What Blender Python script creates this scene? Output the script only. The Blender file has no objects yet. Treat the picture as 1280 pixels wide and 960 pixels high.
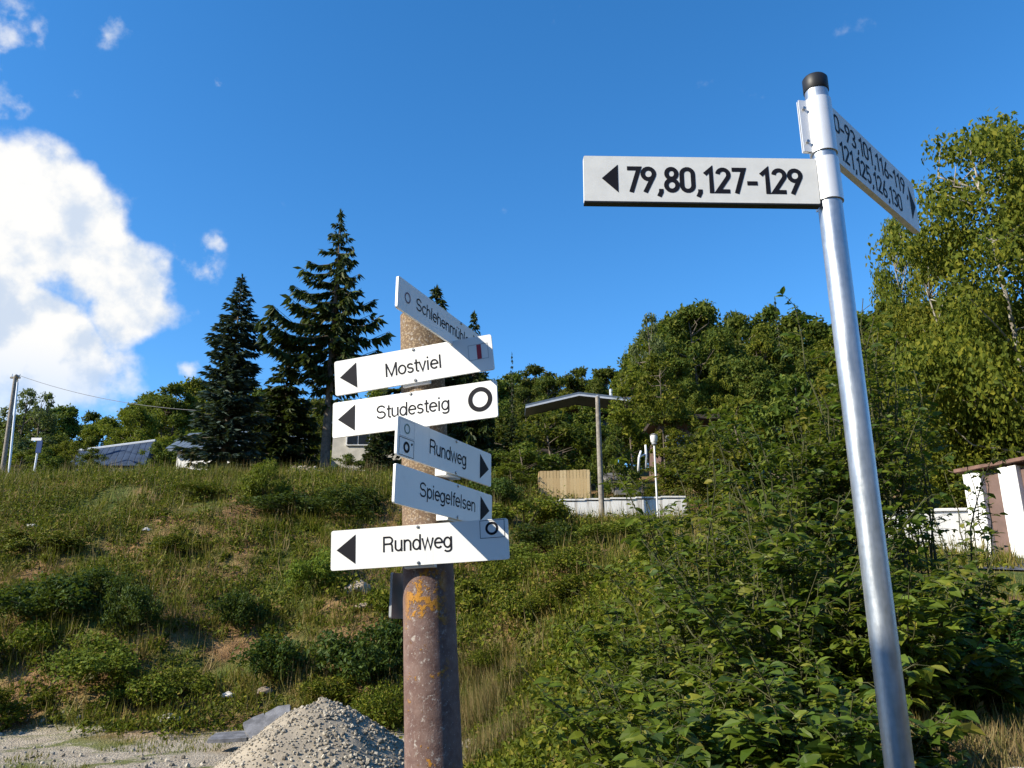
import bpy, math, random
import numpy as np
from mathutils import Vector, Matrix
S = bpy.context.scene
COL = S.collection
R = math.radians
RNG = np.random.default_rng(7)

# ------------------------------------------------------------------ camera
PITCH = R(16.7)
EYE = np.array([0.0, 0.0, 1.6])
cd = bpy.data.cameras.new('camera'); cam = bpy.data.objects.new('camera', cd); COL.objects.link(cam)
cam.location = EYE; cam.rotation_euler = (math.pi/2 + PITCH, 0, 0)
cd.sensor_width = 36.0; cd.lens = 1035.0/1280*36; cd.clip_start = 0.05; cd.clip_end = 3000
S.camera = cam
F = 1035.0; CP, SP = math.cos(PITCH), math.sin(PITCH)

def ray(px, py):
    u = (480-py)/F
    return np.array([(px-640)/F, CP-u*SP, SP+u*CP])
def at(px, py, Y):
    d = ray(px, py); return EYE + d*(Y/d[1])

# ------------------------------------------------------------------ light
SUN_AZ, SUN_EL = R(246), R(33)      # azimuth clockwise from +Y (north = view direction)
sd = np.array([math.sin(SUN_AZ)*math.cos(SUN_EL), math.cos(SUN_AZ)*math.cos(SUN_EL), math.sin(SUN_EL)])
sl = bpy.data.lights.new('sun', 'SUN'); so = bpy.data.objects.new('sun', sl); COL.objects.link(so)
sl.energy = 5.0; sl.angle = R(0.53); sl.color = (1.0, 0.92, 0.77)
so.rotation_euler = Vector(sd).to_track_quat('Z', 'Y').to_euler()
S.view_settings.view_transform = 'Standard'; S.view_settings.look = 'None'
S.view_settings.gamma = 1.0; S.view_settings.exposure = 0.7
S.cycles.max_bounces = 5; S.cycles.diffuse_bounces = 2; S.cycles.glossy_bounces = 2
S.cycles.transmission_bounces = 3; S.cycles.transparent_max_bounces = 4
S.cycles.caustics_reflective = False; S.cycles.caustics_refractive = False

# ------------------------------------------------------------------ node helpers
class NT:
    def __init__(s, tree): s.t = tree; s.n = tree.nodes; s.l = tree.links
    def put(s, sock, v):
        if hasattr(v, 'is_linked') or isinstance(v, bpy.types.NodeSocket): s.l.new(v, sock)
        else:
            if isinstance(v, (tuple, list)) and sock.type == 'RGBA' and len(v) == 3: v = (*v, 1)
            sock.default_value = v
    def node(s, typ, inputs=None, **kw):
        n = s.n.new(typ)
        for k, v in kw.items(): setattr(n, k, v)
        for k, v in (inputs or {}).items(): s.put(n.inputs[k], v)
        return n
    def math(s, op, a, b=0.0, c=0.0, clamp=False):
        n = s.n.new('ShaderNodeMath'); n.operation = op; n.use_clamp = clamp
        for i, v in enumerate((a, b, c)): s.put(n.inputs[i], v)
        return n.outputs[0]
    def vmath(s, op, a, b=(0, 0, 0)):
        n = s.n.new('ShaderNodeVectorMath'); n.operation = op
        s.put(n.inputs[0], a); s.put(n.inputs[1], b)
        return n.outputs['Value'] if op in ('DOT_PRODUCT', 'LENGTH', 'DISTANCE') else n.outputs[0]
    def noise(s, vec, scale, detail=4, rough=.55, dist=0.0):
        n = s.node('ShaderNodeTexNoise', {'Scale': scale, 'Detail': detail, 'Roughness': rough, 'Distortion': dist})
        if vec is not None: s.l.new(vec, n.inputs['Vector'])
        return n.outputs['Fac']
    def smooth(s, v, a, b, lo=0.0, hi=1.0):
        n = s.n.new('ShaderNodeMapRange'); n.interpolation_type = 'SMOOTHSTEP'
        for k, x in zip(('Value', 'From Min', 'From Max', 'To Min', 'To Max'), (v, a, b, lo, hi)): s.put(n.inputs[k], x)
        return n.outputs['Result']
    def mix(s, f, a, b, mode='MIX'):
        n = s.n.new('ShaderNodeMix'); n.data_type = 'RGBA'; n.blend_type = mode
        s.put(n.inputs[0], f); s.put(n.inputs[6], a); s.put(n.inputs[7], b)
        return n.outputs[2]
    def ramp(s, f, stops):
        n = s.n.new('ShaderNodeValToRGB'); e = n.color_ramp.elements
        while len(e) < len(stops): e.new(0.5)
        for el, (p, c) in zip(e, stops): el.position = p; el.color = (*c, 1)
        s.put(n.inputs[0], f); return n.outputs[0]

# ------------------------------------------------------------------ world: sky with clouds
W = bpy.data.worlds.new('World'); S.world = W; W.use_nodes = True
W.node_tree.nodes.clear(); w = NT(W.node_tree)
sky = w.node('ShaderNodeTexSky', sky_type='NISHITA', sun_disc=False, sun_elevation=SUN_EL, sun_rotation=SUN_AZ,
             altitude=900, air_density=1.0, dust_density=0.25, ozone_density=3.0)
hs = w.node('ShaderNodeHueSaturation', {'Saturation': 1.29, 'Value': 1.56, 'Color': sky.outputs[0]})
DIR = w.vmath('NORMALIZE', w.node('ShaderNodeTexCoord').outputs['Generated'])
def wdir(px, py):
    d = ray(px, py); return tuple(d/np.linalg.norm(d))
CLOUD_SRC = [  # centre px, radius in radians, gain
    (25, 290, .155, 1.0), (110, 270, .10, .75), (150, 370, .11, .9), (40, 450, .15, .9), (-120, 380, .22, 1.0), (130, 450, .09, .6), (205, 355, .05, .5),
    (-330, 420, .2, .9), (1800, 470, .22, .8), (2400, 300, .2, .8)]
SMALL = [(143, 34, .040, .42), (80, 122, .032, .38), (8, 118, .038, .5), (268, 303, .022, .40), (10, 42, .035, .42), (246, 330, .05, .28), (240, 458, .028, .42),
         (-120, 60, .08, .5), (-260, -60, .07, .5), (55, 40, .03, .25), (272, 105, .015, .26), (15, 8, .03, .35), (185, 45, .025, .2)]
warp = w.node('ShaderNodeTexNoise', {'Scale': 9.0, 'Detail': 3.0, 'Roughness': .5, 'Vector': DIR})
wv = w.vmath('SUBTRACT', warp.outputs['Color'], (.5, .5, .5))
wv = w.vmath('MULTIPLY', wv, (.12, .12, .12))
DW = w.vmath('ADD', DIR, wv)
def blobs(src, vec):
    tot = None
    for px, py, r, g in src:
        d = w.vmath('DISTANCE', vec, wdir(px, py))
        b = w.smooth(d, 0.0, r, g, 0.0)
        tot = b if tot is None else w.math('MAXIMUM', tot, b)
    return tot
big = blobs(CLOUD_SRC, DW); sm = blobs(SMALL, DIR)
n1 = w.noise(DIR, 13.0, 7, .53); n2 = w.noise(DIR, 26.0, 6, .55); n3 = w.noise(w.vmath('ADD', DIR, (3.1, 1.7, .4)), 5.0, 4, .5)
dens = w.math('ADD', w.math('MULTIPLY', big, 1.05), w.math('MULTIPLY', w.math('SUBTRACT', n1, .5), 1.5))
hole = w.smooth(w.vmath('DISTANCE', DW, wdir(38, 352)), .0, .034, .42, 0.0)
dens = w.math('SUBTRACT', dens, hole)
m_big = w.math('MULTIPLY', w.smooth(dens, .25, .62), w.smooth(w.node('ShaderNodeSeparateXYZ', {0: DIR}).outputs['Z'], .19, .31, .5, 1.0))
dsm = w.math('ADD', sm, w.math('MULTIPLY', w.math('SUBTRACT', n2, .5), 1.5))
m_sm = w.math('MULTIPLY', w.smooth(dsm, .24, .66, 0.0, .75), w.smooth(sm, .02, .2))
zel = w.node('ShaderNodeSeparateXYZ', {0: DIR}).outputs['Z']
mask = w.math('MULTIPLY', w.math('MAXIMUM', m_big, m_sm), w.smooth(zel, -.02, .02))
# thick bodies of cloud are a little greyer where they face away from the sun
off = w.vmath('ADD', DIR, tuple(0.03*sd))
n1b = w.noise(off, 13.0, 7, .53)
lit = w.smooth(w.math('SUBTRACT', n1, n1b), -.14, .07)
cl = w.mix(lit, (4.0, 4.6, 5.5), (6.3, 6.25, 6.1))
skyc = w.mix(mask, hs.outputs[0], cl)
bg = w.node('ShaderNodeBackground', {'Color': skyc, 'Strength': 0.10})
wo = w.node('ShaderNodeOutputWorld'); w.l.new(bg.outputs[0], wo.inputs[0])

# ------------------------------------------------------------------ materials
MATS = {}
def new_mat(name):
    m = bpy.data.materials.new(name); m.use_nodes = True; t = NT(m.node_tree)
    MATS[name] = m
    return m, t, m.node_tree.nodes['Principled BSDF'], m.node_tree.nodes['Material Output']
def simple(name, col, rough=.6, metal=0.0, var=.25, scale=8.0, bump=.0, spec=.4, bscale=40.0, col2=None):
    m, t, p, o = new_mat(name)
    pos = t.node('ShaderNodeTexCoord').outputs['Object']
    f = t.noise(pos, scale, 6, .62)
    c2 = col2 if col2 else tuple(x*(1-var) for x in col)
    c1 = col if col2 else tuple(min(1, x*(1+var*.5)) for x in col)
    t.put(p.inputs['Base Color'], t.mix(t.smooth(f, .32, .68), c2, c1))
    p.inputs['Roughness'].default_value = rough; p.inputs['Metallic'].default_value = metal
    p.inputs['Specular IOR Level'].default_value = spec
    if bump:
        b = t.node('ShaderNodeBump', {'Strength': bump, 'Distance': .01, 'Height': t.noise(pos, bscale, 6, .65)})
        t.l.new(b.outputs[0], p.inputs['Normal'])
    return m
def leaf_mat(name, stops, transl=.3, rough=.65, spec=.14, objvar=.35, patch=0.0, patch_cols=None, patch_scale=.5):
    m, t, p, o = new_mat(name)
    g = t.node('ShaderNodeNewGeometry'); oi = t.node('ShaderNodeObjectInfo')
    r = t.math('FRACT', t.math('ADD', g.outputs['Random Per Island'], t.math('MULTIPLY', oi.outputs['Random'], 7.31)))
    c = t.ramp(r, stops)
    if patch_cols:
        pn = t.smooth(t.noise(g.outputs['Position'], patch_scale, 3, .6), .5-patch, .5+patch)
        c2 = t.ramp(r, patch_cols)
        c = t.mix(pn, c, c2)
    v = t.math('ADD', 1-objvar*.5, t.math('MULTIPLY', oi.outputs['Random'], objvar))
    h = t.node('ShaderNodeHueSaturation', {'Hue': t.math('ADD', .5-.012*objvar/.35, t.math('MULTIPLY', oi.outputs['Random'], .03*objvar/.35)), 'Saturation': 1.0, 'Value': v, 'Color': c})
    t.put(p.inputs['Base Color'], h.outputs[0])
    p.inputs['Roughness'].default_value = rough; p.inputs['Specular IOR Level'].default_value = spec
    tr = t.node('ShaderNodeBsdfTranslucent', {'Color': t.mix(.5, h.outputs[0], (.20, .26, .02), 'MIX')})
    mx = t.node('ShaderNodeMixShader', {0: transl, 1: p.outputs[0], 2: tr.outputs[0]})
    t.l.new(mx.outputs[0], o.inputs[0])
    return m
leaf_mat('oak_leaf', [(0, (.040, .062, .010)), (.45, (.078, .102, .015)), (.8, (.112, .124, .018)), (1, (.15, .145, .022))], objvar=.5)
leaf_mat('birch_leaf', [(0, (.06, .080, .010)), (.4, (.108, .128, .013)), (.8, (.155, .16, .016)), (1, (.21, .19, .02))], transl=.38, objvar=.3)
leaf_mat('pale_leaf', [(0, (.085, .11, .04)), (.5, (.12, .15, .055)), (1, (.17, .19, .08))], transl=.35, objvar=.2)
leaf_mat('shrub_leaf', [(0, (.028, .050, .007)), (.4, (.062, .100, .010)), (.75, (.10, .14, .013)), (.95, (.16, .18, .02)), (1, (.22, .19, .035))], transl=.36, rough=.5, spec=.26, objvar=.25)
leaf_mat('bright_shrub_leaf', [(0, (.04, .065, .008)), (.4, (.085, .125, .012)), (.75, (.13, .17, .016)), (.95, (.19, .20, .022)), (1, (.26, .22, .03))], transl=.38, rough=.55, spec=.2, objvar=.25)
leaf_mat('fern_leaf', [(0, (.022, .07, .015)), (.6, (.035, .10, .022)), (1, (.06, .14, .03))], transl=.3, rough=.5)
leaf_mat('weed_leaf', [(0, (.036, .050, .006)), (.4, (.085, .110, .008)), (.75, (.135, .155, .010)), (.92, (.19, .17, .016)), (1, (.20, .14, .05))], transl=.25, objvar=.3)
leaf_mat('bramble_leaf', [(0, (.022, .042, .009)), (.6, (.046, .074, .013)), (1, (.085, .112, .018))], transl=.25, rough=.55)
leaf_mat('lime_leaf', [(0, (.07, .10, .012)), (.6, (.12, .16, .018)), (1, (.2, .21, .03))], transl=.35)
leaf_mat('grass_blade', [(0, (.055, .075, .007)), (.5, (.11, .13, .010)), (.85, (.18, .165, .018)), (1, (.26, .19, .045))], transl=.3, rough=.6, patch=.10,
         patch_cols=[(0, (.13, .095, .022)), (.5, (.22, .15, .045)), (.8, (.12, .13, .015)), (1, (.30, .20, .08))], patch_scale=.42)
leaf_mat('dry_grass', [(0, (.14, .10, .035)), (.5, (.30, .22, .10)), (.85, (.12, .14, .03)), (1, (.42, .33, .17))], transl=.25, rough=.6)
leaf_mat('spruce_needle', [(0, (.016, .030, .010)), (.5, (.032, .050, .013)), (.85, (.055, .072, .016)), (1, (.085, .085, .03))], transl=.12, rough=.55, objvar=.2)
leaf_mat('blue_spruce_needle', [(0, (.022, .042, .030)), (.5, (.042, .070, .050)), (1, (.075, .11, .085))], transl=.08, rough=.55, objvar=.2)
simple('bark', (.15, .12, .09), .9, var=.45, scale=6, bump=.6)
simple('birch_bark', (.40, .37, .31), .8, scale=5, col2=(.14, .12, .10))
simple('twig', (.075, .075, .028), .8, var=.4)
simple('white_paint', (.80, .80, .79), .42, var=.06, scale=3)
m, t, p, o = new_mat('board_face')
pos = t.node('ShaderNodeNewGeometry').outputs['Position']
f = t.noise(pos, 14, 8, .7); f2 = t.noise(t.vmath('MULTIPLY', pos, (60, 60, 4)), 1.0, 4, .6)
c = t.mix(t.smooth(f, .55, .78, 0, .25), (.82, .82, .80), (.55, .54, .48))
c = t.mix(t.smooth(f2, .58, .8, 0, .22), c, (.50, .50, .46))
t.put(p.inputs['Base Color'], c); p.inputs['Roughness'].default_value = .4
simple('reflective_face', (.74, .74, .71), .45, var=.06, scale=25, spec=.5)
simple('black_print', (.010, .010, .015), .65, var=.2, spec=.15)
simple('red_print', (.42, .03, .05), .5, var=.15)
simple('grey_print', (.45, .47, .50), .5, var=.1)
simple('green_print', (.10, .22, .20), .5, var=.2)
simple('plum_print', (.20, .08, .09), .5, var=.2)
simple('black_plastic', (.014, .014, .015), .5)
simple('steel', (.42, .42, .42), .35, metal=1.0, var=.2)
simple('grey_paint', (.30, .31, .32), .5, var=.15)
m, t, p, o = new_mat('galvanised')
pos = t.node('ShaderNodeNewGeometry').outputs['Position']
v = t.node('ShaderNodeTexVoronoi', {'Vector': pos, 'Scale': 70.0})
f = t.noise(t.vmath('MULTIPLY', pos, (30, 30, 6)), 1.0, 6, .65)
c = t.mix(t.smooth(f, .35, .7), (.27, .32, .37), (.45, .50, .56))
c = t.mix(.25, c, t.mix(v.outputs['Distance'], (.8, .8, .8), (.45, .46, .48)))
t.put(p.inputs['Base Color'], c); p.inputs['Metallic'].default_value = .8
t.put(p.inputs['Roughness'], t.smooth(f, .3, .7, .34, .5))
b = t.node('ShaderNodeBump', {'Strength': .12, 'Distance': .002, 'Height': t.noise(pos, 60, 5, .6)}); t.l.new(b.outputs[0], p.inputs['Normal'])
simple('clamp_metal', (.80, .80, .80), .38, metal=.35, var=.06)
# weathered concrete trail post with lichen
m, t, p, o = new_mat('lichen_post')
g = t.node('ShaderNodeNewGeometry'); pos = g.outputs['Position']
sep = t.node('ShaderNodeSeparateXYZ', {0: pos})
fine = t.noise(pos, 130, 5, .7); mid = t.noise(pos, 22, 6, .65)
streak = t.noise(t.vmath('MULTIPLY', pos, (55, 55, 5)), 1.0, 5, .65)
base = t.mix(t.smooth(mid, .35, .65), (.13, .078, .066), (.195, .130, .110))
base = t.mix(t.smooth(streak, .5, .75, 0, .6), base, (.15, .105, .10))
peb = t.node('ShaderNodeTexVoronoi', {'Vector': pos, 'Scale': 150.0})
agg = t.mix(t.smooth(peb.outputs['Distance'], .1, .6), t.mix(peb.outputs['Color'], (.42, .32, .20), (.30, .215, .13)), (.17, .115, .07))
hi = t.smooth(t.math('ADD', sep.outputs['Z'], t.math('MULTIPLY', mid, .25)), 1.86, 2.12)
base = t.mix(hi, base, agg)
facing = t.smooth(t.vmath('DOT_PRODUCT', g.outputs['Normal'], (-.10, -.99, 0)), .45, .95)
grey = t.math('MULTIPLY', t.smooth(t.noise(pos, 62, 7, .74), .55, .66), facing)
base = t.mix(t.math('MULTIPLY', grey, .75), base, (.47, .44, .40))
speck = t.smooth(t.noise(pos, 210, 4, .7), .62, .68)
base = t.mix(t.math('MULTIPLY', speck, .55), base, (.60, .57, .52))
on = t.math('ADD', t.noise(pos, 19, 6, .68), t.smooth(t.math('ABSOLUTE', t.math('SUBTRACT', sep.outputs['Z'], 1.70)), 0, .12, .125, 0))
orange = t.math('MULTIPLY', t.smooth(t.math('ADD', on, t.math('MULTIPLY', t.math('SUBTRACT', t.noise(pos, 75, 5, .7), .5), .5)), .60, .66), t.math('MULTIPLY', facing, t.smooth(sep.outputs['Z'], 1.80, 1.76)))
base = t.mix(t.math('MULTIPLY', orange, .92), base, t.mix(fine, (.34, .13, .012), (.52, .27, .03)))
t.put(p.inputs['Base Color'], base); p.inputs['Roughness'].default_value = .85; p.inputs['Specular IOR Level'].default_value = .25
hgt = t.math('ADD', t.math('MULTIPLY', fine, .5), t.math('ADD', t.math('MULTIPLY', orange, .8), t.math('MULTIPLY', mid, .6)))
b = t.node('ShaderNodeBump', {'Strength': .7, 'Distance': .004, 'Height': hgt}); t.l.new(b.outputs[0], p.inputs['Normal'])
# ground
m, t, p, o = new_mat('terrain')
pos = t.node('ShaderNodeNewGeometry').outputs['Position']; sep = t.node('ShaderNodeSeparateXYZ', {0: pos})
a = t.noise(pos, .55, 8, .62); b1 = t.noise(pos, 3.2, 7, .65); d1 = t.noise(pos, 22, 5, .7)
soil = t.mix(t.smooth(b1, .35, .65), (.12, .065, .028), (.29, .175, .08))
soil = t.mix(t.smooth(d1, .55, .72, 0, .5), soil, (.42, .33, .22))
green = t.mix(t.smooth(b1, .35, .65), (.05, .075, .014), (.11, .13, .03))
veg = t.mix(t.smooth(a, .40, .58), green, soil)
grav = t.mix(t.smooth(b1, .38, .66), (.30, .25, .185), (.44, .38, .29))
vor = t.node('ShaderNodeTexVoronoi', {'Vector': pos, 'Scale': 34.0})
grav = t.mix(.3, grav, t.mix(vor.outputs['Color'], (.24, .19, .14), (.55, .48, .37)))
grav = t.mix(t.smooth(t.noise(pos, 1.1, 6, .65), .50, .63), grav, (.14, .15, .05))
flat = t.smooth(t.math('ADD', sep.outputs['Z'], t.math('MULTIPLY', t.math('SUBTRACT', a, .5), .4)), .22, .05)
t.put(p.inputs['Base Color'], t.mix(flat, veg, grav)); p.inputs['Roughness'].default_value = .95; p.inputs['Specular IOR Level'].default_value = .15
bb = t.node('ShaderNodeBump', {'Strength': .8, 'Distance': .05, 'Height': t.math('ADD', d1, t.math('MULTIPLY', vor.outputs['Distance'], .5))}); t.l.new(bb.outputs[0], p.inputs['Normal'])
simple('gravel', (.36, .305, .225), .95, scale=3, col2=(.26, .22, .165), bump=.9, bscale=30)
def island(name, stops, rough=.9, metal=0.0):
    m, t, p, o = new_mat(name)
    g = t.node('ShaderNodeNewGeometry'); oi = t.node('ShaderNodeObjectInfo')
    r = t.math('FRACT', t.math('ADD', g.outputs['Random Per Island'], t.math('MULTIPLY', oi.outputs['Random'], 5.7)))
    c = t.ramp(r, stops)
    n = t.noise(g.outputs['Position'], 30, 5, .6)
    c = t.mix(t.smooth(n, .4, .7, 0, .35), c, t.mix(.5, c, (.12, .10, .08)))
    t.put(p.inputs['Base Color'], c); p.inputs['Roughness'].default_value = rough; p.inputs['Metallic'].default_value = metal
    return m
island('stone', [(0, (.16, .135, .10)), (.5, (.31, .27, .205)), (1, (.50, .45, .36))])
island('rubble', [(0, (.20, .15, .11)), (.5, (.34, .27, .20)), (1, (.52, .46, .38))])
simple('slab_stone', (.19, .19, .20), .8, scale=6, col2=(.09, .09, .095), bump=.5, bscale=25)
simple('white_rock', (.66, .63, .57), .9, scale=6, col2=(.42, .38, .32), bump=.6, bscale=20)
simple('road_tar', (.10, .105, .125), .9, var=.25, scale=4, bump=.4, bscale=60)
m, t, p, o = new_mat('stained_wall')
pos = t.node('ShaderNodeNewGeometry').outputs['Position']
st = t.noise(t.vmath('MULTIPLY', pos, (7, 7, .5)), 1.0, 6, .7); bl = t.noise(pos, 1.1, 5, .6)
c = t.mix(t.math('MULTIPLY', t.smooth(st, .48, .66), t.smooth(bl, .3, .6)), (.78, .77, .74), (.30, .26, .22))
t.put(p.inputs['Base Color'], c); p.inputs['Roughness'].default_value = .9
simple('white_render', (.78, .77, .74), .85, var=.12, scale=2, bump=.2)
simple('cream_render', (.55, .52, .45), .85, var=.2, scale=2)
simple('dark_wood', (.055, .04, .03), .7, var=.4, scale=3)
simple('brown_panel', (.15, .095, .078), .75, var=.2, scale=3, bump=.2)
simple('brown_coping', (.17, .095, .07), .75, var=.35, scale=6)
island('tan_slat', [(0, (.46, .32, .15)), (.5, (.54, .39, .19)), (1, (.60, .45, .24))], .75)
simple('slate_blue', (.10, .13, .17), .55, var=.3, scale=4)
simple('roof_sheet', (.04, .06, .10), .8, var=.3, scale=1.5, spec=.1)
simple('fascia_white', (.50, .53, .57), .5, var=.1)
simple('glass_dark', (.015, .02, .028), .25, spec=.6, var=.2)
simple('pole_wood', (.27, .24, .20), .85, var=.35, scale=9, bump=.4)
simple('lamp_glass', (.80, .80, .77), .3, var=.05)
simple('step_stone', (.20, .19, .18), .9, var=.3, scale=4)
simple('blue_paint', (.015, .05, .17), .4, var=.15)
simple('wire_grey', (.20, .20, .20), .6)

# ------------------------------------------------------------------ mesh helpers
def unit(v): return v/np.maximum(np.linalg.norm(v, axis=-1, keepdims=True), 1e-9)
class MB:
    def __init__(s): s.v = []; s.f = []; s.m = []; s.n = 0
    def add(s, v, f, mi=0):
        v = np.asarray(v, float).reshape(-1, 3)
        s.v.append(v)
        if isinstance(f, np.ndarray): s.f.append((f.astype(np.int64)+s.n, mi))
        else:
            by = {}
            for q in f: by.setdefault(len(q), []).append(q)
            for k, q in by.items(): s.f.append((np.array(q, np.int64)+s.n, mi))
        s.n += len(v)
        return s
    def box(s, c, size, rz=0, rx=0, ry=0, mi=0, M=None):
        x, y, z = np.array(size)/2
        v = np.array([[-x,-y,-z],[x,-y,-z],[x,y,-z],[-x,y,-z],[-x,-y,z],[x,-y,z],[x,y,z],[-x,y,z]])
        if M is None: M = np.array(Matrix.Rotation(rz, 3, 'Z') @ Matrix.Rotation(rx, 3, 'X') @ Matrix.Rotation(ry, 3, 'Y'))
        return s.add(v@M.T+np.array(c), np.array([[0,3,2,1],[4,5,6,7],[0,1,5,4],[1,2,6,5],[2,3,7,6],[3,0,4,7]]), mi)
    def tube(s, pts, rad, n=8, cap=True, mi=0):
        pts = np.asarray(pts, float); k = len(pts); rad = np.broadcast_to(np.asarray(rad, float), (k,))
        tg = unit(np.gradient(pts, axis=0)); ref = np.array([1., 0, 0]) if abs(tg[0][0]) < .8 else np.array([0, 1., 0])
        a = unit(np.cross(tg, ref)); b = np.cross(tg, a)
        th = np.linspace(0, 2*np.pi, n, endpoint=False)
        ring = pts[:, None]+rad[:, None, None]*(np.cos(th)[None, :, None]*a[:, None]+np.sin(th)[None, :, None]*b[:, None])
        i = np.arange(k-1)[:, None]*n; j = np.arange(n)[None]; j2 = (j+1) % n
        f = np.stack([i+j, i+j2, i+n+j2, i+n+j], -1).reshape(-1, 4)
        s.add(ring.reshape(-1, 3), f, mi)
        if cap:
            s.f.append((np.array([list(range(n))[::-1]])+s.n-k*n, mi)); s.f.append((np.array([list(range(n))])+s.n-n, mi))
        return s
    def inst(s, tv, tf, pos, M, size=None, mi=0):
        tv = np.asarray(tv, float); N = len(pos)
        if size is not None: M = M*np.asarray(size).reshape(N, 1, -1) if np.ndim(size) > 1 else M*np.asarray(size).reshape(N, 1, 1)
        v = np.einsum('nij,kj->nki', M, tv)+np.asarray(pos)[:, None]
        f = (np.asarray(tf)[None]+(np.arange(N)*len(tv))[:, None, None]).reshape(-1, len(tf[0]))
        return s.add(v.reshape(-1, 3), f, mi)
    def mesh(s, name, mats, off=(0, 0, 0), smooth=False):
        me = bpy.data.meshes.new(name)
        v = np.concatenate(s.v)-np.asarray(off)
        li = np.concatenate([f.ravel() for f, _ in s.f]); ct = np.concatenate([np.full(len(f), f.shape[1]) for f, _ in s.f])
        mi = np.concatenate([np.full(len(f), k) for f, k in s.f])
        me.vertices.add(len(v)); me.vertices.foreach_set('co', v.astype(np.float32).ravel())
        me.loops.add(len(li)); me.loops.foreach_set('vertex_index', li.astype(np.int32))
        me.polygons.add(len(ct)); st = np.concatenate([[0], np.cumsum(ct)[:-1]])
        me.polygons.foreach_set('loop_start', st.astype(np.int32)); me.polygons.foreach_set('loop_total', ct.astype(np.int32))
        for k in ([mats] if isinstance(mats, str) else mats): me.materials.append(MATS[k])
        me.polygons.foreach_set('material_index', mi.astype(np.int32))
        me.polygons.foreach_set('use_smooth', np.full(len(ct), bool(smooth)))
        me.update(calc_edges=True); me.validate()
        return me
    def build(s, name, mats, parent=None, smooth=False, bevel=0, kind=None, label=None, angle=None):
        me = s.mesh(name, mats, root_loc(parent), smooth)
        o = link(name, me, parent)
        if bevel:
            b = o.modifiers.new('bevel', 'BEVEL'); b.width = bevel; b.segments = 2; b.limit_method = 'ANGLE'
        if angle: me.set_sharp_from_angle(angle=angle)
        if kind: o['kind'] = kind
        if label: o['label'] = label
        return o
def link(name, data, parent=None):
    o = bpy.data.objects.new(name, data); COL.objects.link(o); o.parent = parent; return o
def root_loc(p):
    while p is not None and p.parent is not None: p = p.parent
    return (0, 0, 0) if p is None else tuple(p.location)
def thing(name, label, cat, loc=(0, 0, 0), group=None):
    o = link(name, None); o.location = tuple(float(x) for x in loc); tag(o, label, cat, group); o.empty_display_size = .2; return o
def tag(o, label, cat, group=None):
    o['label'] = label; o['category'] = cat
    if group: o['group'] = group
    return o
def copy_tree(o, parent=None):
    c = o.copy(); COL.objects.link(c); c.parent = parent
    for ch in list(o.children): copy_tree(ch, c)
    return c
def frames(d, n):
    """columns: x = along d, z ~ n"""
    x = unit(d); y = unit(np.cross(n, x)); z = np.cross(x, y)
    return np.stack([x, y, z], -1)
def rdir(rng, N): return unit(rng.normal(size=(N, 3)))
DIA_V = [[0, 0, 0], [.45, .28, .06], [1, 0, -.04], [.45, -.28, .06]]; DIA_F = [[0, 1, 2, 3]]
LEAF_V = [[0, 0, 0], [.18, .2, .05], [.5, .29, .07], [.8, .15, .01], [1, 0, -.09], [.8, -.15, .01], [.5, -.29, .07], [.18, -.2, .05], [.5, 0, 0]]
LEAF_F = [[0, 8, 2, 1], [8, 4, 3, 2], [0, 7, 6, 8], [8, 6, 5, 4]]
BLADE_V = [[0, .5, 0], [0, -.5, 0], [.55, -.33, .04], [.55, .33, .04], [1, 0, -.12]]
NEEDLE_V = [[0, .05, 0], [0, -.05, 0], [.4, -.17, 0], [1, 0, -.06], [.4, .17, 0]]

# ------------------------------------------------------------------ terrain
def lattice(seed):
    g = np.random.default_rng(seed).random((64, 64))
    def fn(x, y):
        xi = np.floor(x).astype(int); yi = np.floor(y).astype(int); fx = x-xi; fy = y-yi
        fx = fx*fx*(3-2*fx); fy = fy*fy*(3-2*fy)
        q = lambda i, j: g[i % 64, j % 64]
        return (q(xi, yi)*(1-fx)+q(xi+1, yi)*fx)*(1-fy)+(q(xi, yi+1)*(1-fx)+q(xi+1, yi+1)*fx)*fy-.5
    return fn
L1, L2, L3 = lattice(1), lattice(2), lattice(3)
KL = np.array([(-400, 0), (13.0, 0), (14.3, .22), (17, 1.95), (20, 3.75), (23, 5.45), (25.5, 6.2), (28, 6.6), (35, 8.0), (45, 9.2), (60, 10), (80, 12), (120, 16), (300, 30), (600, 34)])
KR = np.array([(-400, .6), (-5, .6), (3.6, 1.0), (5, 1.12), (10, 1.9), (15, 2.85), (17, 3.2), (21, 4.0), (26.4, 4.85), (26.9, 5.5), (30, 6.3), (35, 7.5), (42, 9.2), (50, 11), (70, 15), (90, 18), (130, 24), (300, 40), (600, 44)])
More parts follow.
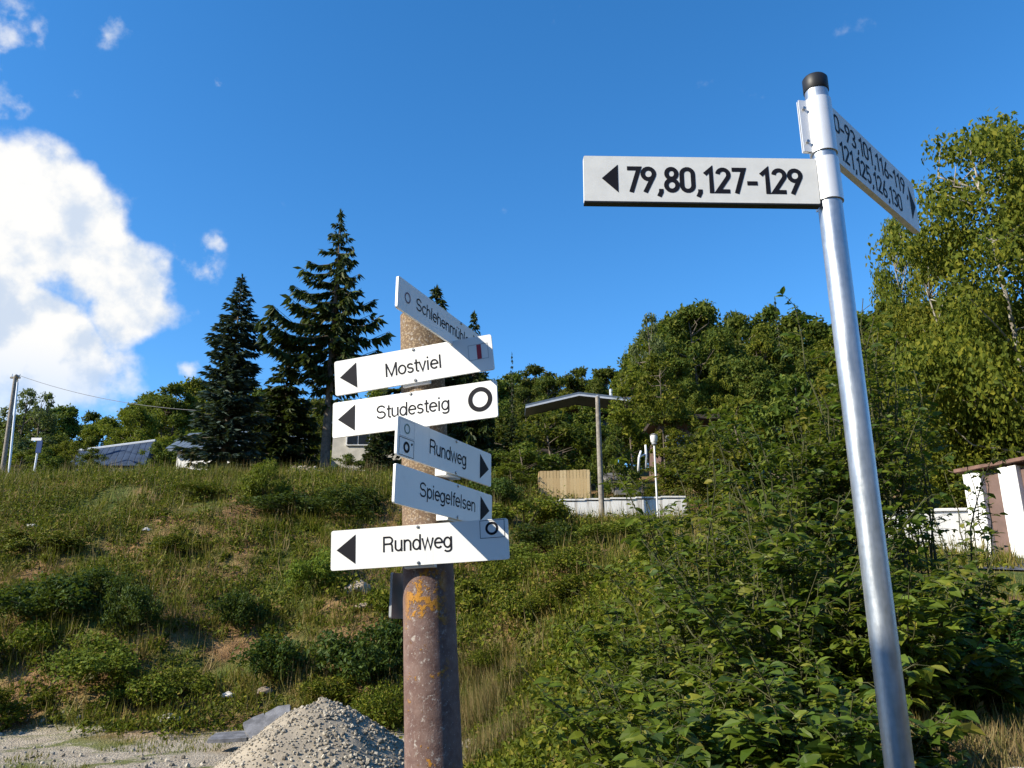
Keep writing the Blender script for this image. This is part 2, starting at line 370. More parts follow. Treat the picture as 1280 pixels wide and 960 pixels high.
def H(x, y):
    x = np.asarray(x, float); y = np.asarray(y, float)
    hl = (np.interp(y-.25, KL[:, 0], KL[:, 1])+np.interp(y+.25, KL[:, 0], KL[:, 1]))/2
    hr = (np.interp(y-.1, KR[:, 0], KR[:, 1])+np.interp(y+.1, KR[:, 0], KR[:, 1]))/2
    yy = np.clip(y, 0, 60)
    t = np.clip((x-(.3-.085*yy))/(1.8+.10*yy), 0, 1); t = t*t*(3-2*t)
    h = hl*(1-t)+hr*t
    amp = np.clip((y-12.5)/4, 0, 1)*(1-.75*np.clip((x-5)/3, 0, 1)*np.clip((22-y)/4, 0, 1))
    amp = amp*(1-.72*np.clip((y-19)/5, 0, 1))
    bumps = L1(x*.38, y*.38)*.75+L2(x*1.1, y*1.1)*.32+L3(x*2.7, y*2.7)*.12
    rise = np.interp(-y, [25, 45, 110, 300], [0, 6, 38, 60])+np.interp(np.abs(x)-60*(y < 20), [40, 140, 500], [0, 26, 60])*(y < 20)  # valley sides added out of view to block the bright horizon glow
    return h+amp*bumps+.04*L3(x*1.5, y*1.5)+rise
def ground_at(px, py, y0=3.0, y1=80):
    d = ray(px, py); ys = np.linspace(y0, y1, 4000)
    P = EYE+d*(ys/d[1])[:, None]; below = P[:, 2] < H(P[:, 0], P[:, 1])
    i = int(np.argmax(below)) if below.any() else len(ys)-1
    return np.array([P[i, 0], P[i, 1], float(H(P[i, 0], P[i, 1]))])
def axis_steps(segs):
    out = []
    for a, b, st in segs: out += list(np.arange(a, b, st))
    return np.array(out+[segs[-1][1]])
gx = axis_steps([(-600, -100, 50), (-100, -30, 6), (-30, -16, 1.2), (-16, 13, .28), (13, 30, 1.2), (30, 100, 6), (100, 600, 50)])
gy = axis_steps([(-300, -20, 40), (-20, -2, 1.5), (-2, 34, .28), (34, 60, 1.5), (60, 140, 5), (140, 600, 40)])
X, Y = np.meshgrid(gx, gy); V = np.stack([X, Y, H(X, Y)], -1).reshape(-1, 3)
ny, nx = X.shape; i = np.arange(ny-1)[:, None]*nx+np.arange(nx-1)[None]
gm = MB().add(V, np.stack([i, i+1, i+nx+1, i+nx], -1).reshape(-1, 4))
g = gm.build('ground', 'terrain', smooth=True, kind='structure')

# road in front of the walled garden
rx = np.linspace(3.5, 40, 140); rv = []; 
for k in range(9):
    yy = 14.3-.38*(rx-8.5)+(k-4)*.36; rv.append(np.stack([rx, yy, H(rx, yy)+.03], -1))
rv = np.array(rv).reshape(-1, 3); i = np.arange(8)[:, None]*140+np.arange(139)[None]
MB().add(rv, np.stack([i, i+1, i+141, i+140], -1).reshape(-1, 4)).build('road', 'road_tar', smooth=True, kind='structure')

# ------------------------------------------------------------------ lettering: stroke glyphs
def arc(cx, cy, rx, ry, a0, a1, n=14):
    a = np.radians(np.linspace(a0, a1, n)); return [(cx+rx*math.cos(q), cy+ry*math.sin(q)) for q in a]
def arch(x0): return [[(x0, 0), (x0, .73)], [(x0, .42)]+arc(x0+.175, .44, .175, .235, 175, 0)+[(x0+.35, 0)]]
T, B, XH = .943, .057, .673
BOWL = arc(.25, .365, .195, .308, 0, 360, 22)
GL = {
 'o': (.54, [arc(.27, .365, .215, .308, 0, 360, 22)]),
 'e': (.53, [[(.06, .385), (.478, .385)]+arc(.27, .365, .21, .308, 4, 318, 20)]),
 'c': (.49, [arc(.265, .365, .205, .308, 42, 318, 20)]),
 's': (.47, [arc(.235, .525, .155, .15, 22, 262, 12)+arc(.235, .215, .165, .16, 88, -162, 12)]),
 'S': (.66, [arc(.32, .715, .235, .23, 18, 265, 14)+arc(.325, .285, .255, .23, 86, -166, 14)]),
 't': (.29, [[(.15, .93), (.15, .18)]+arc(.25, .17, .1, .115, 180, 270, 6)+[(.3, .057)], [(.02, XH), (.29, XH)]]),
 'u': (.52, [[(.08, .73), (.08, .28)]+arc(.255, .27, .175, .213, 180, 360)+[(.43, .73)], [(.43, .73), (.43, 0)]]),
 'd': (.54, [BOWL, [(.46, 1), (.46, 0)]]),
 'g': (.54, [BOWL, [(.46, .73), (.46, -.02)]+arc(.26, -.03, .2, .17, 0, -150, 12)]),
 'p': (.54, [[(x+.04, y) for x, y in BOWL], [(.08, .73), (.08, -.25)]]),
 'i': (.22, [[(.1, 0), (.1, .73)], [(.1, .87), (.1, 1)]]),
 'l': (.21, [[(.1, 0), (.1, 1)]]),
 'n': (.52, arch(.08)),
 'h': (.52, [[(.08, 0), (.08, 1)]]+arch(.08)[1:]),
 'm': (.80, arch(.08)+[[(.43, .42)]+arc(.575, .44, .145, .235, 175, 0)+[(.72, 0)]]),
 'v': (.47, [[(.04, .73), (.235, .02), (.43, .73)]]),
 'w': (.70, [[(.04, .73), (.19, .02), (.35, .70), (.51, .02), (.66, .73)]]),
 'f': (.28, [[(.28, T)]+arc(.25, .80, .11, .143, 95, 180, 7)+[(.14, 0)], [(.02, XH), (.28, XH)]]),
 'M': (.80, [[(.09, 0), (.09, 1)], [(.09, .97), (.40, .04), (.71, .97)], [(.71, 1), (.71, 0)]]),
 'R': (.68, [[(.09, 0), (.09, 1)], [(.09, T), (.38, T)]+arc(.38, .725, .2, .218, 90, -90, 10)+[(.09, .507)], [(.40, .507)]+arc(.44, .37, .12, .137, 90, 10, 5)+[(.58, 0)]]),
 ' ': (.3, []),
 ',': (.25, [[(.15, .14), (.15, .02), (.07, -.15)]]), '-': (.46, [[(.05, .40), (.41, .40)]]),
 '0': (.55, [arc(.275, .72, .195, .2, 0, 180, 10)+arc(.275, .28, .195, .2, 180, 360, 10)+[(.47, .72)]]),
 '1': (.44, [[(.08, .72), (.30, .93), (.30, 0)]]),
 '2': (.55, [arc(.275, .715, .19, .205, 172, -30, 12)+[(.08, .08), (.49, .08)]]),
 '3': (.53, [arc(.25, .72, .185, .2, 150, -80, 12)+arc(.25, .285, .2, .205, 84, -152, 12)]),
 '5': (.53, [[(.45, .92), (.13, .92), (.11, .50)]+arc(.26, .32, .2, .24, 128, -148, 14)]),
 '6': (.55, [arc(.275, .285, .195, .205, 0, 360, 18), [(.40, 1), (.115, .40)]]),
 '7': (.50, [[(.04, .92), (.45, .92), (.17, 0)]]),
 '8': (.55, [arc(.275, .73, .17, .19, 0, 360, 18), arc(.275, .285, .195, .205, 0, 360, 18)]),
 '9': (.55, [arc(.275, .715, .195, .205, 0, 360, 18), [(.15, 0), (.435, .60)]]),
}
GL['ü'] = (.52, GL['u'][1]+[[(.14, .86), (.14, .98)], [(.36, .86), (.36, .98)]])
GL['ä'] = (.54, [BOWL, [(.46, .73), (.46, 0)]])
def ribbon(pts, wd):
    p = np.array(pts, float); keep = [0]+[k for k in range(1, len(p)) if np.linalg.norm(p[k]-p[k-1]) > 1e-5]; p = p[keep]
    closed = np.linalg.norm(p[0]-p[-1]) < 1e-4
    if closed: p = p[:-1]
    n = len(p); d = np.zeros((n, 2)); k = np.ones(n)
    for q in range(n):
        a = p[q]-p[q-1] if (q > 0 or closed) else None; b = p[(q+1) % n]-p[q] if (q < n-1 or closed) else None
        a = a/np.linalg.norm(a) if a is not None else None; b = b/np.linalg.norm(b) if b is not None else None
        if a is None: a = b
        if b is None: b = a
        t = a+b; L = np.linalg.norm(t); t = t/L if L > 1e-6 else a
        d[q] = (-t[1], t[0]); k[q] = min(1/max(.35, abs(d[q][0]*-a[1]+d[q][1]*a[0])), 2.2)
    l = p+d*k[:, None]*wd/2; r = p-d*k[:, None]*wd/2
    f = [(q, n+q, n+(q+1) % n, (q+1) % n) for q in range(n if closed else n-1)]
    return np.concatenate([l, r]), f
class Frame:
    """a board's own plane: u along, v up, n out of the printed face"""
    def __init__(s, c, yaw, roll, L, h, th):
        s.u = np.array([math.cos(yaw)*math.cos(roll), math.sin(yaw)*math.cos(roll), math.sin(roll)])
        s.n = np.array([math.sin(yaw), -math.cos(yaw), 0]); s.v = np.cross(s.n, s.u); s.c = np.array(c, float); s.L, s.h, s.th = L, h, th
    def P(s, a, b, e=0.0):
        """a, b = fractions from the left / top edge; e = distance in front of the face"""
        a = np.asarray(a); b = np.asarray(b)
        return s.c+np.multiply.outer((a-.5)*s.L, s.u)+np.multiply.outer((.5-b)*s.h, s.v)+s.n*(s.th/2+e)
    def rounded(s, r=.006, back=None):
        cs = []
        for (sx, sy, a0) in ((1, 1, 0), (-1, 1, 90), (-1, -1, 180), (1, -1, 270)):
            for q in np.radians(np.linspace(a0, a0+90, 4)): cs.append((sx*(s.L/2-r)+r*math.cos(q), sy*(s.h/2-r)+r*math.sin(q)))
        cs = np.array(cs); n = len(cs)
        fr = s.c+cs[:, :1]*s.u+cs[:, 1:]*s.v
        v = np.concatenate([fr+s.n*s.th/2, fr-s.n*s.th/2])
        return MB().add(v, [list(range(n)), list(range(2*n-1, n-1, -1))]+[[k+n, (k+1) % n+n, (k+1) % n, k] for k in range(n)])
    def text(s, txt, a0, a1, top, base, wd=.114, mb=None, e=.0006):
        mb = mb or MB(); tot = sum(GL[c][0] for c in txt); sx = (a1-a0)/tot; x = 0.0; kk = 0
        for c in txt:
            adv, strokes = GL[c]
            for st in strokes:
                # keep the stroke width even although glyphs are squeezed along the board
                asp = sx*s.L/((base-top)*s.h)
                v, f = ribbon([(px*asp, py) for px, py in st], wd)
                kk += 1
                mb.add(s.P(a0+x*sx+v[:, 0]/asp*sx, base-v[:, 1]*(base-top), e+.00002*(kk % 7)), f)
            x += adv
        return mb
    def poly(s, pts, e=.0006):
        a = np.array(pts, float); return MB().add(s.P(a[:, 0], a[:, 1], e), [list(range(len(a)))])
    def ring(s, a, b, ro, ri, e=.0008, n=28):
        th = np.linspace(0, 2*np.pi, n, endpoint=False)
        def c(r): return s.P(a+r*np.cos(th)*s.h/s.L, b+r*np.sin(th), e)
        return MB().add(np.concatenate([c(ro), c(ri)]), [(k, (k+1) % n, n+(k+1) % n, n+k) for k in range(n)])
    def frame_line(s, a0, b0, a1, b1, wd=.012, e=.0007):
        mb = MB(); wx = wd*s.h/s.L
        for q in ((a0, b0, a1, b0+wd), (a0, b1-wd, a1, b1), (a0, b0, a0+wx, b1), (a1-wx, b0, a1, b1)):
            e += .00003
            mb.add(s.P(np.array([q[0], q[2], q[2], q[0]]), np.array([q[1], q[1], q[3], q[3]]), e), [[0, 1, 2, 3]])
        return mb
    def screw(s, a, b, r=.0045):
        th = np.linspace(0, 2*np.pi, 8, endpoint=False); mb = MB(); prev = None
        rings = [(r, 0), (r, .002), (r*.6, .0032)]
        pts = np.concatenate([s.P(a+q*np.cos(th)/s.L, b-q*np.sin(th)/s.h, e) for q, e in rings])
        f = [[k+8*j, (k+1) % 8+8*j, (k+1) % 8+8*j+8, k+8*j+8] for j in range(2) for k in range(8)]+[[16+k for k in range(8)]]
        return mb.add(pts, f)

# ------------------------------------------------------------------ trail signpost
def axis(z): return np.array([-.207-.058*(z-1.26), 2.39, z])
z0 = float(H(-.13, 2.39))
post = thing('trail_signpost', 'round brown lichen spotted post carrying six white hiking arrow boards', 'signpost', axis(z0))
pm = MB(); zs = np.linspace(z0-.3, 2.535, 40)
pm.tube([axis(z) for z in zs]+[axis(2.543)], [np.interp(z, [0, 1.26, 2.2, 2.5], [.088, .077, .067, .064]) for z in zs]+[.05], 40)
pm.build('post', 'lichen_post', post, smooth=True, angle=R(40))
def trail_board(z, off, slide, h, L, yaw, roll, label, text, tspan, tv, arrow, mark, bracket):
    n = np.array([math.sin(yaw), -math.cos(yaw), 0]); u = np.array([math.cos(yaw), math.sin(yaw), 0])
    fr = Frame(axis(z)+n*off+u*slide, yaw, roll, L, h, .007)
    bd = fr.rounded().build('sign_board', 'board_face', post, label=label)
    fr.text(text, tspan[0], tspan[1], tv[0], tv[1]).build('lettering', 'black_print', bd)
    if arrow == 'left': fr.poly([(.033, .5), (.143, .13), (.143, .87)]).build('arrow', 'black_print', bd)
    else: fr.poly([(.967, .5), (.857, .87), (.857, .13)]).build('arrow', 'black_print', bd)
    sc = .5-slide/L
    for b in (.055, .94): fr.screw(sc, b).build('screw', 'steel', bd)
    mark(fr, bd)
    b0, b1 = bracket
    M = np.stack([fr.u, -fr.n, fr.v], -1)
    dep = off-.062
    for vv in (h/2-.012, -h/2+.004): MB().box(fr.P(sc, .5)-fr.n*(.007+dep/2)+fr.v*vv, (.085, dep, .022), M=M).build('bracket', 'white_paint', bd, bevel=.002)
def m_most(fr, bd):
    fr.frame_line(.852, .22, .975, .66, .015).build('route_mark', 'grey_print', bd)
    fr.poly([(.905, .235), (.932, .235), (.932, .645), (.905, .645)], .0009).build('route_mark', 'red_print', bd)
def m_stud(fr, bd): fr.ring(.902, .47, .335, .215).build('route_mark', 'black_print', bd)
def m_rund(fr, bd):
    fr.poly([(.846, .02), (.982, .02), (.982, .45), (.846, .45)], .0005).build('sticker', 'white_paint', bd)
    fr.ring(.912, .225, .165, .105, .0009).build('route_mark', 'black_print', bd)
    fr.frame_line(.846, .02, .982, .46, .012).build('route_mark', 'black_print', bd)
def m_rund2(fr, bd):
    fr.ring(.085, .26, .135, .095).build('route_mark', 'green_print', bd)
    fr.frame_line(.018, .04, .152, .485, .010).build('route_mark', 'grey_print', bd)
    fr.ring(.085, .735, .145, .075).build('route_mark', 'black_print', bd)
    fr.frame_line(.018, .51, .152, .97, .014).build('route_mark', 'black_print', bd)
    fr.poly([(.125, .60), (.138, .58), (.138, .64), (.125, .66)], .0009).build('route_mark', 'black_print', bd)
def m_schl(fr, bd): fr.ring(.095, .5, .17, .125).build('route_mark', 'plum_print', bd)
def m_none(fr, bd): pass
BR = (0, 0)
trail_board(2.352, .074, -.006, .1078, .488, R(-12.5), R(5.9), 'white arrow board reading Mostviel with a red striped mark', 'Mostviel', (.325, .685), (.32, .71), 'left', m_most, BR)
trail_board(2.213, .09, .005, .1076, .514, R(-17.7), R(2.8), 'white arrow board reading Studesteig with a big black ring', 'Studesteig', (.275, .725), (.26, .64), 'left', m_stud, BR)
trail_board(1.830, .09, 0, .1094, .504, R(-10.5), R(2.8), 'lowest white arrow board reading Rundweg with a boxed ring sticker', 'Rundweg', (.297, .693), (.24, .63), 'left', m_rund, BR)
trail_board(2.084, .10, -.043, .103, .54, R(65), 0, 'shaded board reading Rundweg with two ring marks and arrow pointing right', 'Rundweg', (.298, .695), (.27, .67), 'right', m_rund2, BR)
trail_board(1.956, .10, -.055, .1003, .545, R(65), R(-.4), 'shaded board reading Spiegelfelsen with arrow pointing right', 'Spiegelfelsen', (.215, .80), (.27, .66), 'right', m_none, BR)
trail_board(2.452, .13, -.104, .0895, .53, R(67), R(-.1), 'topmost shaded board reading Schlehenmühle', 'Schlehenmühle', (.18, .80), (.27, .67), 'right', m_schl, BR)
n2 = np.array([math.sin(R(65)), -math.cos(R(65)), 0]); u2 = np.array([math.cos(R(65)), math.sin(R(65)), 0])
pl = Frame(axis(1.70)-n2*.10+u2*.10, R(65)+math.pi, 0, .28, .125, .008)
bk = pl.rounded().build('back_plate', 'grey_paint', post)
for b in (.25, .75): MB().box(pl.P(.55, b)-pl.n*(.008+.014), (.08, .024, .02), M=np.stack([pl.u, -pl.n, pl.v], -1)).build('bracket', 'grey_paint', bk)

# ------------------------------------------------------------------ street number signpost
px_, py_ = .815, 1.90
zb = float(H(px_, py_))
pole = thing('number_signpost', 'galvanised steel pole with two house number boards and black cap', 'signpost', (px_, py_, zb))
TOPZ = 3.02
MB().tube([(px_, py_, z) for z in np.linspace(zb-.3, TOPZ-.012, 30)], .030, 40).build('pole', 'galvanised', pole, smooth=True, angle=R(40))
MB().tube([(px_, py_, TOPZ-.035), (px_, py_, TOPZ-.034), (px_, py_, TOPZ+.004), (px_, py_, TOPZ+.009), (px_, py_, TOPZ+.012)], [.0318, .0326, .0326, .029, .018], 32).build('cap', 'black_plastic', pole, smooth=True, angle=R(40))
def clamp(z0, z1, ang, nm, fs=(-1, 1)):
    """two half shells round the pole joined by bolted flanges"""
    mb = MB(); th = np.linspace(0, 2*np.pi, 36, endpoint=False); r0, r1 = .0305, .0345
    rr = []
    for z, r in ((z0, r0), (z0, r1), (z1, r1), (z1, r0)): rr.append(np.stack([px_+r*np.cos(th), py_+r*np.sin(th), np.full(36, z)], -1))
    f = [[j*36+k, j*36+(k+1) % 36, ((j+1) % 4)*36+(k+1) % 36, ((j+1) % 4)*36+k] for j in range(4) for k in range(36)]
    mb.add(np.concatenate(rr), f)
    c = mb.build(nm, 'clamp_metal', pole, smooth=True, angle=R(40))
    d = np.array([math.cos(ang), math.sin(ang), 0]); q = np.array([-d[1], d[0], 0])
    for sgn in fs:
        for off in (-.004, .004):
            MB().box(np.array([px_, py_, (z0+z1)/2])+d*sgn*.044+q*off, (.026, .0035, z1-z0-.006), rz=ang).build('flange', 'clamp_metal', c)
    for sgn in fs:
        for zz in (z0+.03, z1-.03):
            cc = np.array([px_, py_, zz])+d*sgn*.046
            MB().tube([cc-q*.013, cc+q*.013], .0045, 6).build('bolt', 'steel', c)
# board facing the camera
f1 = Frame((.4775+.006, 1.8874, 2.7095), R(.6), R(-.5), .60, .1296, .018)
b1 = f1.rounded(.004).build('number_board', 'reflective_face', pole, label='board facing the viewer reading 79,80,127-129')
f1.text('79,80,127-129', .180, .936, .225, .80, .156).build('lettering', 'black_print', b1)
f1.poly([(.076, .5), (.146, .19), (.146, .81)]).build('arrow', 'black_print', b1)
MB().box(f1.P(.5, 1.0)-f1.n*.009-f1.v*.003, (.60, .022, .004), M=np.stack([f1.u, -f1.n, f1.v], -1)).build('edge_strip', 'black_plastic', b1)
clamp(2.655, 2.775, R(100), 'clamp', (1,))
y2 = R(44.5); u3 = np.array([math.cos(y2), math.sin(y2), 0])
f2 = Frame(np.array([px_, py_, 2.882])+u3*(.034+.30), y2, R(-.5), .60, .172, .018)
b2 = f2.rounded(.004).build('number_board', 'reflective_face', pole, label='board turned away to the right reading 121,125,126,130 in its second line')
f2.text('0-93,101,116-119,', .055, .90, .09, .44, .13).build('lettering', 'black_print', b2)
f2.text('121,125,126,130', .085, .79, .54, .89, .13).build('lettering', 'black_print', b2)
f2.poly([(.985, .5), (.915, .84), (.915, .16)]).build('arrow', 'black_print', b2)
clamp(2.795, 2.955, R(8), 'clamp', (-1,))

# ------------------------------------------------------------------ tree builders
def crown_quads(rng, cl, rad, N, leaf, flat=.8, template=(DIA_V, DIA_F), up=.35):
    k = rng.choice(len(cl), N, p=rad**2/np.sum(rad**2)); d = rdir(rng, N)
    r = rad[k]*rng.random(N)**.42
    pos = cl[k]+d*r[:, None]*np.array([1, 1, flat])
    nrm = unit(d*.8+rdir(rng, N)*.7+np.array([0, 0, up])); dr = unit(rdir(rng, N)+np.array([0, 0, -.35]))
    return pos, frames(dr, nrm), leaf*rng.uniform(.65, 1.35, N)
def broadleaf(name, seed, h, rad, base, N, leaf, mats, K=60, weep=0.0, narrow=1.0, trunk_r=.16):
    """returns (trunk mesh, crown mesh) with the foot at the origin"""
    rng = np.random.default_rng(seed)
    t = rng.random(K)**.85; prof = np.sin(np.pi*np.clip(.13+.84*t, 0, 1))**.75
    th = rng.random(K)*2*np.pi; rr = rad*prof*rng.uniform(.30, 1.02, K)*narrow
    z = base+(h-base)*(.05+.95*t)
    cl = np.stack([rr*np.cos(th), rr*np.sin(th), z], -1)
    cr = rad*rng.uniform(.20, .36, K)*np.clip(1.15-.5*t, .5, 1.1)
    cl[:, 2] = np.minimum(cl[:, 2], h-cr*.7)
    pos, M, sz = crown_quads(rng, cl, cr, N, leaf)
    if weep: M = frames(unit(M[:, :, 0]*.5+np.array([0, 0, -weep])), M[:, :, 2]); pos[:, 2] -= rng.random(N)*weep*.5
    cm = MB().inst(DIA_V, DIA_F, pos, M, sz).mesh(name+'_crown', mats[1])
    tm = MB(); bend = rng.normal(size=2)*.05*h
    def ax(q): return np.array([bend[0]*(q/h)**2, bend[1]*(q/h)**2, q])
    zs = np.linspace(-.4, h*.9, 12)
    tm.tube([ax(q) for q in zs], [trunk_r*(1.12-.98*max(q, 0)/h) for q in zs], 9)
    for q in rng.choice(K, min(K, 26), replace=False):
        e = cl[q]; s0 = ax(max(base*.7, min(h*.8, e[2]-.35*np.linalg.norm(e[:2])-.2*h*.2)))
        mid = (s0+e)/2+np.array([0, 0, -.04*h])*rng.random()+rng.normal(size=3)*.03*h
        tm.tube([s0, mid, e], [trunk_r*.38, trunk_r*.22, trunk_r*.06], 5, cap=False)
    return tm.mesh(name+'_trunk', mats[0], smooth=True), cm
def spruce(name, seed, h, prof, whorls, per, mats, spray=.30, droop=.35, dens=24, trunk_r=.17, start=.05, tip=.12, hang=.4):
    rng = np.random.default_rng(seed); tm = MB()
    zs = np.linspace(-.4, h, 14); tm.tube([(0, 0, q) for q in zs], [max(.012, trunk_r*(1-max(q, 0)/h)) for q in zs], 9)
    P, D, Nn, Sz = [], [], [], []
    for wi in range(whorls):
        t = start+(1-start)*(wi/(whorls-1))**.95; z = h*t*.985
        for b in range(per):
            a = 2*np.pi*(b+rng.random()*.9)/per+wi*1.7; ca = np.array([math.cos(a), math.sin(a), 0])
            L = prof(t, a)*rng.uniform(.72, 1.1)
            if L < .08: L = .08
            n = 10; s = np.linspace(0, 1, n); dz = -droop*L*(s**1.2)+tip*L*s**3+ (.35*L*s if t > .85 else 0)
            path = np.array([0, 0, z+rng.uniform(-.12, .12)])+ca*(s*L)[:, None]+np.array([0, 0, 1])*dz[:, None]
            if L > .35: tm.tube(path[::3], np.linspace(.025, .006, len(path[::3]))*min(1.4, L/1.2+.3), 4, cap=False)
            m = max(8, int(dens*L)); ss = rng.uniform(.08, 1, m); p = np.stack([np.interp(ss, s, path[:, j]) for j in range(3)], -1)
            side = np.array([-ca[1], ca[0], 0])*np.where(rng.random(m) < .5, 1, -1)[:, None]
            d = unit(ca*.75+side*rng.uniform(.2, 1.1, m)[:, None]+np.array([0, 0, -1])*(hang*rng.random(m)**.7)[:, None]+rng.normal(size=(m, 3))*.15)
            P.append(p); D.append(d); Nn.append(unit(rng.normal(size=(m, 3))*.8+np.array([0, 0, .6]))); Sz.append(spray*rng.uniform(.6, 1.25, m)*np.clip(.55+L*.3, .4, 1.15))
        
    P, D, Nn, Sz = map(np.concatenate, (P, D, Nn, Sz))
    top = 40; P = np.concatenate([P, np.stack([np.zeros(top), np.zeros(top), h*(1-.07*rng.random(top))], -1)]); D = np.concatenate([D, unit(rdir(rng, top)*.5+np.array([0, 0, .9]))]); Nn = np.concatenate([Nn, rdir(rng, top)]); Sz = np.concatenate([Sz, np.full(top, spray*.55)])
    return tm.mesh(name+'_trunk', mats[0], smooth=True), MB().inst(NEEDLE_V, [[0, 1, 2, 3, 4]], P, frames(D, Nn), Sz).mesh(name+'_crown', mats[1])
def place_tree(name, meshes, label, cat, loc, sc=1.0, rz=0.0, group=None, kids=('trunk', 'crown')):
    o = thing(name, label, cat, loc, group)
    o.scale = (sc, sc, sc) if np.isscalar(sc) else sc; o.rotation_euler = (0, 0, rz)
    for k, me in zip(kids, meshes): link(k, me, o)
    return o
pr = random.Random(5)

# ---- the big conifers on the crest
def col_x(px, Y): return at(px, 480, Y)[0]
def stand(px, Y):
    x = (px-640)/F; # depth correction near the treetop is small
    p = at(px, 560, Y); return np.array([p[0], Y, float(H(p[0], Y))])
def top_h(px, py, Y):
    q = stand(px, Y); return at(px, py, Y)[2]-q[2], q
h, q = top_h(425, 264, 32); q = stand(407, 32)
def prof_tall(t, a):
    w = np.interp(t, [0, .30, .42, .5, .6, .7, .8, .9, 1], [0.0, .9, 2.3, 2.5, 2.25, 1.75, 1.25, .65, .05])
    return w*(1.25 if (t < .66 and t > .36 and math.cos(a-math.pi) > .55) else 1.0)*(0.75+.25*math.sin(3*a+5*t))
place_tree('spruce_tree', spruce('tall_spruce', 3, h, prof_tall, 19, 6, ('bark', 'spruce_needle'), .40, .50, 52, .21, .27, .50, 1.5),
           'tallest spruce with bare lower trunk and drooping open branches left of the hiking boards', 'spruce', q)
h, q = top_h(303, 345, 31); q = stand(281, 31)
def prof_blue(t, a): return np.interp(t, [0, .08, .25, .5, .75, .92, 1], [1.2, 1.45, 1.6, 1.38, .88, .38, .05])*(.85+.15*math.sin(2*a+9*t))
place_tree('spruce_tree', spruce('blue_spruce', 4, h, prof_blue, 34, 8, ('bark', 'blue_spruce_needle'), .34, .18, 62, .16, .02, .18, .5),
           'dense bluish spruce reaching the ground beside the white house', 'spruce', q)
DARK = spruce('dark_spruce', 6, 6.5, lambda t, a: np.interp(t, [0, .1, .4, .8, 1], [1.7, 2.0, 1.6, .6, .05]), 22, 7, ('bark', 'spruce_needle'), .40, .30, 50, .13, .05, .2, .8)
for px, py, Y, lab in ((352, 425, 34.5, 'dark shaded spruce standing between the bluish spruce and the tallest spruce'),
                       (540, 361, 35, 'dark spruce whose tip shows over the topmost hiking board'),
                       (590, 392, 33.5, 'dark spruce whose tip shows right of the topmost hiking board'),
                       (470, 520, 29.5, 'low young spruce behind the shaded hiking boards'),
                       (640, 520, 33, 'dark spruce left of the slatted box')):
    h, q = top_h(px, py, Y)
    place_tree('spruce_tree', DARK, lab, 'spruce', q, (h/6.5*(.6 if px == 590 else .95), h/6.5*(.6 if px == 590 else .95), h/6.5), pr.random()*6)

# ---- the wood on the hill
FOR = [broadleaf('oak', 11, 12, 3.9, 2.2, 15000, .34, ('bark', 'oak_leaf'), 70),
       broadleaf('oak_b', 12, 12, 3.4, 2.4, 13000, .33, ('bark', 'oak_leaf'), 55, narrow=.95),
       broadleaf('beech', 13, 12, 3.2, 1.8, 13000, .31, ('bark', 'oak_leaf'), 48),
       broadleaf('birch_far', 14, 12, 2.7, 2.5, 11000, .28, ('bark', 'birch_leaf'), 50, weep=.4),
       broadleaf('ash_far', 15, 12, 3.6, 2.0, 12500, .31, ('bark', 'birch_leaf'), 60)]
PALE = broadleaf('willow_far', 16, 12, 2.6, 2.4, 3600, .30, ('bark', 'pale_leaf'), 50)
PINE = spruce('far_spruce', 17, 12, lambda t, a: np.interp(t, [0, .2, .6, 1], [2.4, 2.3, 1.2, .05]), 20, 6, ('bark', 'spruce_needle'), .55, .3, 20, .16, .12, .2, .6)
SK = np.array([(-200, 500), (0, 506), (75, 503), (140, 512), (190, 487), (215, 488), (240, 476), (330, 480), (400, 492), (480, 480), (600, 468), (640, 457), (700, 457), (760, 450), (790, 436), (815, 412), (845, 388), (880, 381), (912, 398), (930, 396), (960, 386), (1000, 391), (1040, 402), (1090, 386), (1150, 380), (1500, 360)])
LABS = {0: 'dark green broadleaf tree in the wood at the left edge of the hill', 1: 'green broadleaf tree in the wood behind the spruces and hiking boards',
        2: 'dark green broadleaf tree in the wood above the gabled roof', 3: 'green broadleaf tree in the high wood right of the gabled roof'}
GRPS = {0: 'wood on the left of the hill', 1: 'wood behind the spruces', 2: 'wood above the gabled roof', 3: 'high wood on the right'}
MARKS = [(-40, 'beyond the left frame edge'), (28, 'behind the two left poles'), (75, 'behind the blue post sign'), (120, 'above the left end of the long blue roof'), (165, 'above the middle of the long blue roof'), (215, 'above the roof of the white house'),
         (250, 'left of the bluish spruce'), (330, 'between the bluish and the tallest spruce'), (400, 'behind the trunk of the tallest spruce'), (450, 'behind the arrow of the Mostviel board'), (520, 'behind the trail post'), (580, 'behind the ring of the Studesteig board'),
         (632, 'just right of the hiking boards'), (675, 'above the left eave of the gabled roof'), (725, 'above the ridge of the gabled roof'), (775, 'above the right eave of the gabled roof'), (822, 'above the white globe lamp'), (880, 'above the dark flat house'),
         (930, 'right of the dark flat house'), (980, 'well left of the steel pole'), (1030, 'just left of the steel pole'), (1085, 'just right of the steel pole'), (1140, 'below the pointed end of the number board'), (1200, 'behind the white pillars'), (1262, 'behind the tall sunlit birch'), (1330, 'beyond the right frame edge')]
USED = set()
def wood_label(px, dpy, Y, me):
    k = next(i for i in range(len(FOR)) if FOR[i] is me)
    look = ('broad dark tree', 'round green tree', 'slim green tree', 'narrow yellowish tree', 'broad yellowish tree')[k]
    row = 'topping the skyline' if Y > 80 else 'in mid wood' if Y > 62 else 'fronting the wood'
    return f'{look} {row} {min(MARKS, key=lambda m: abs(m[0]-px))[1]}'
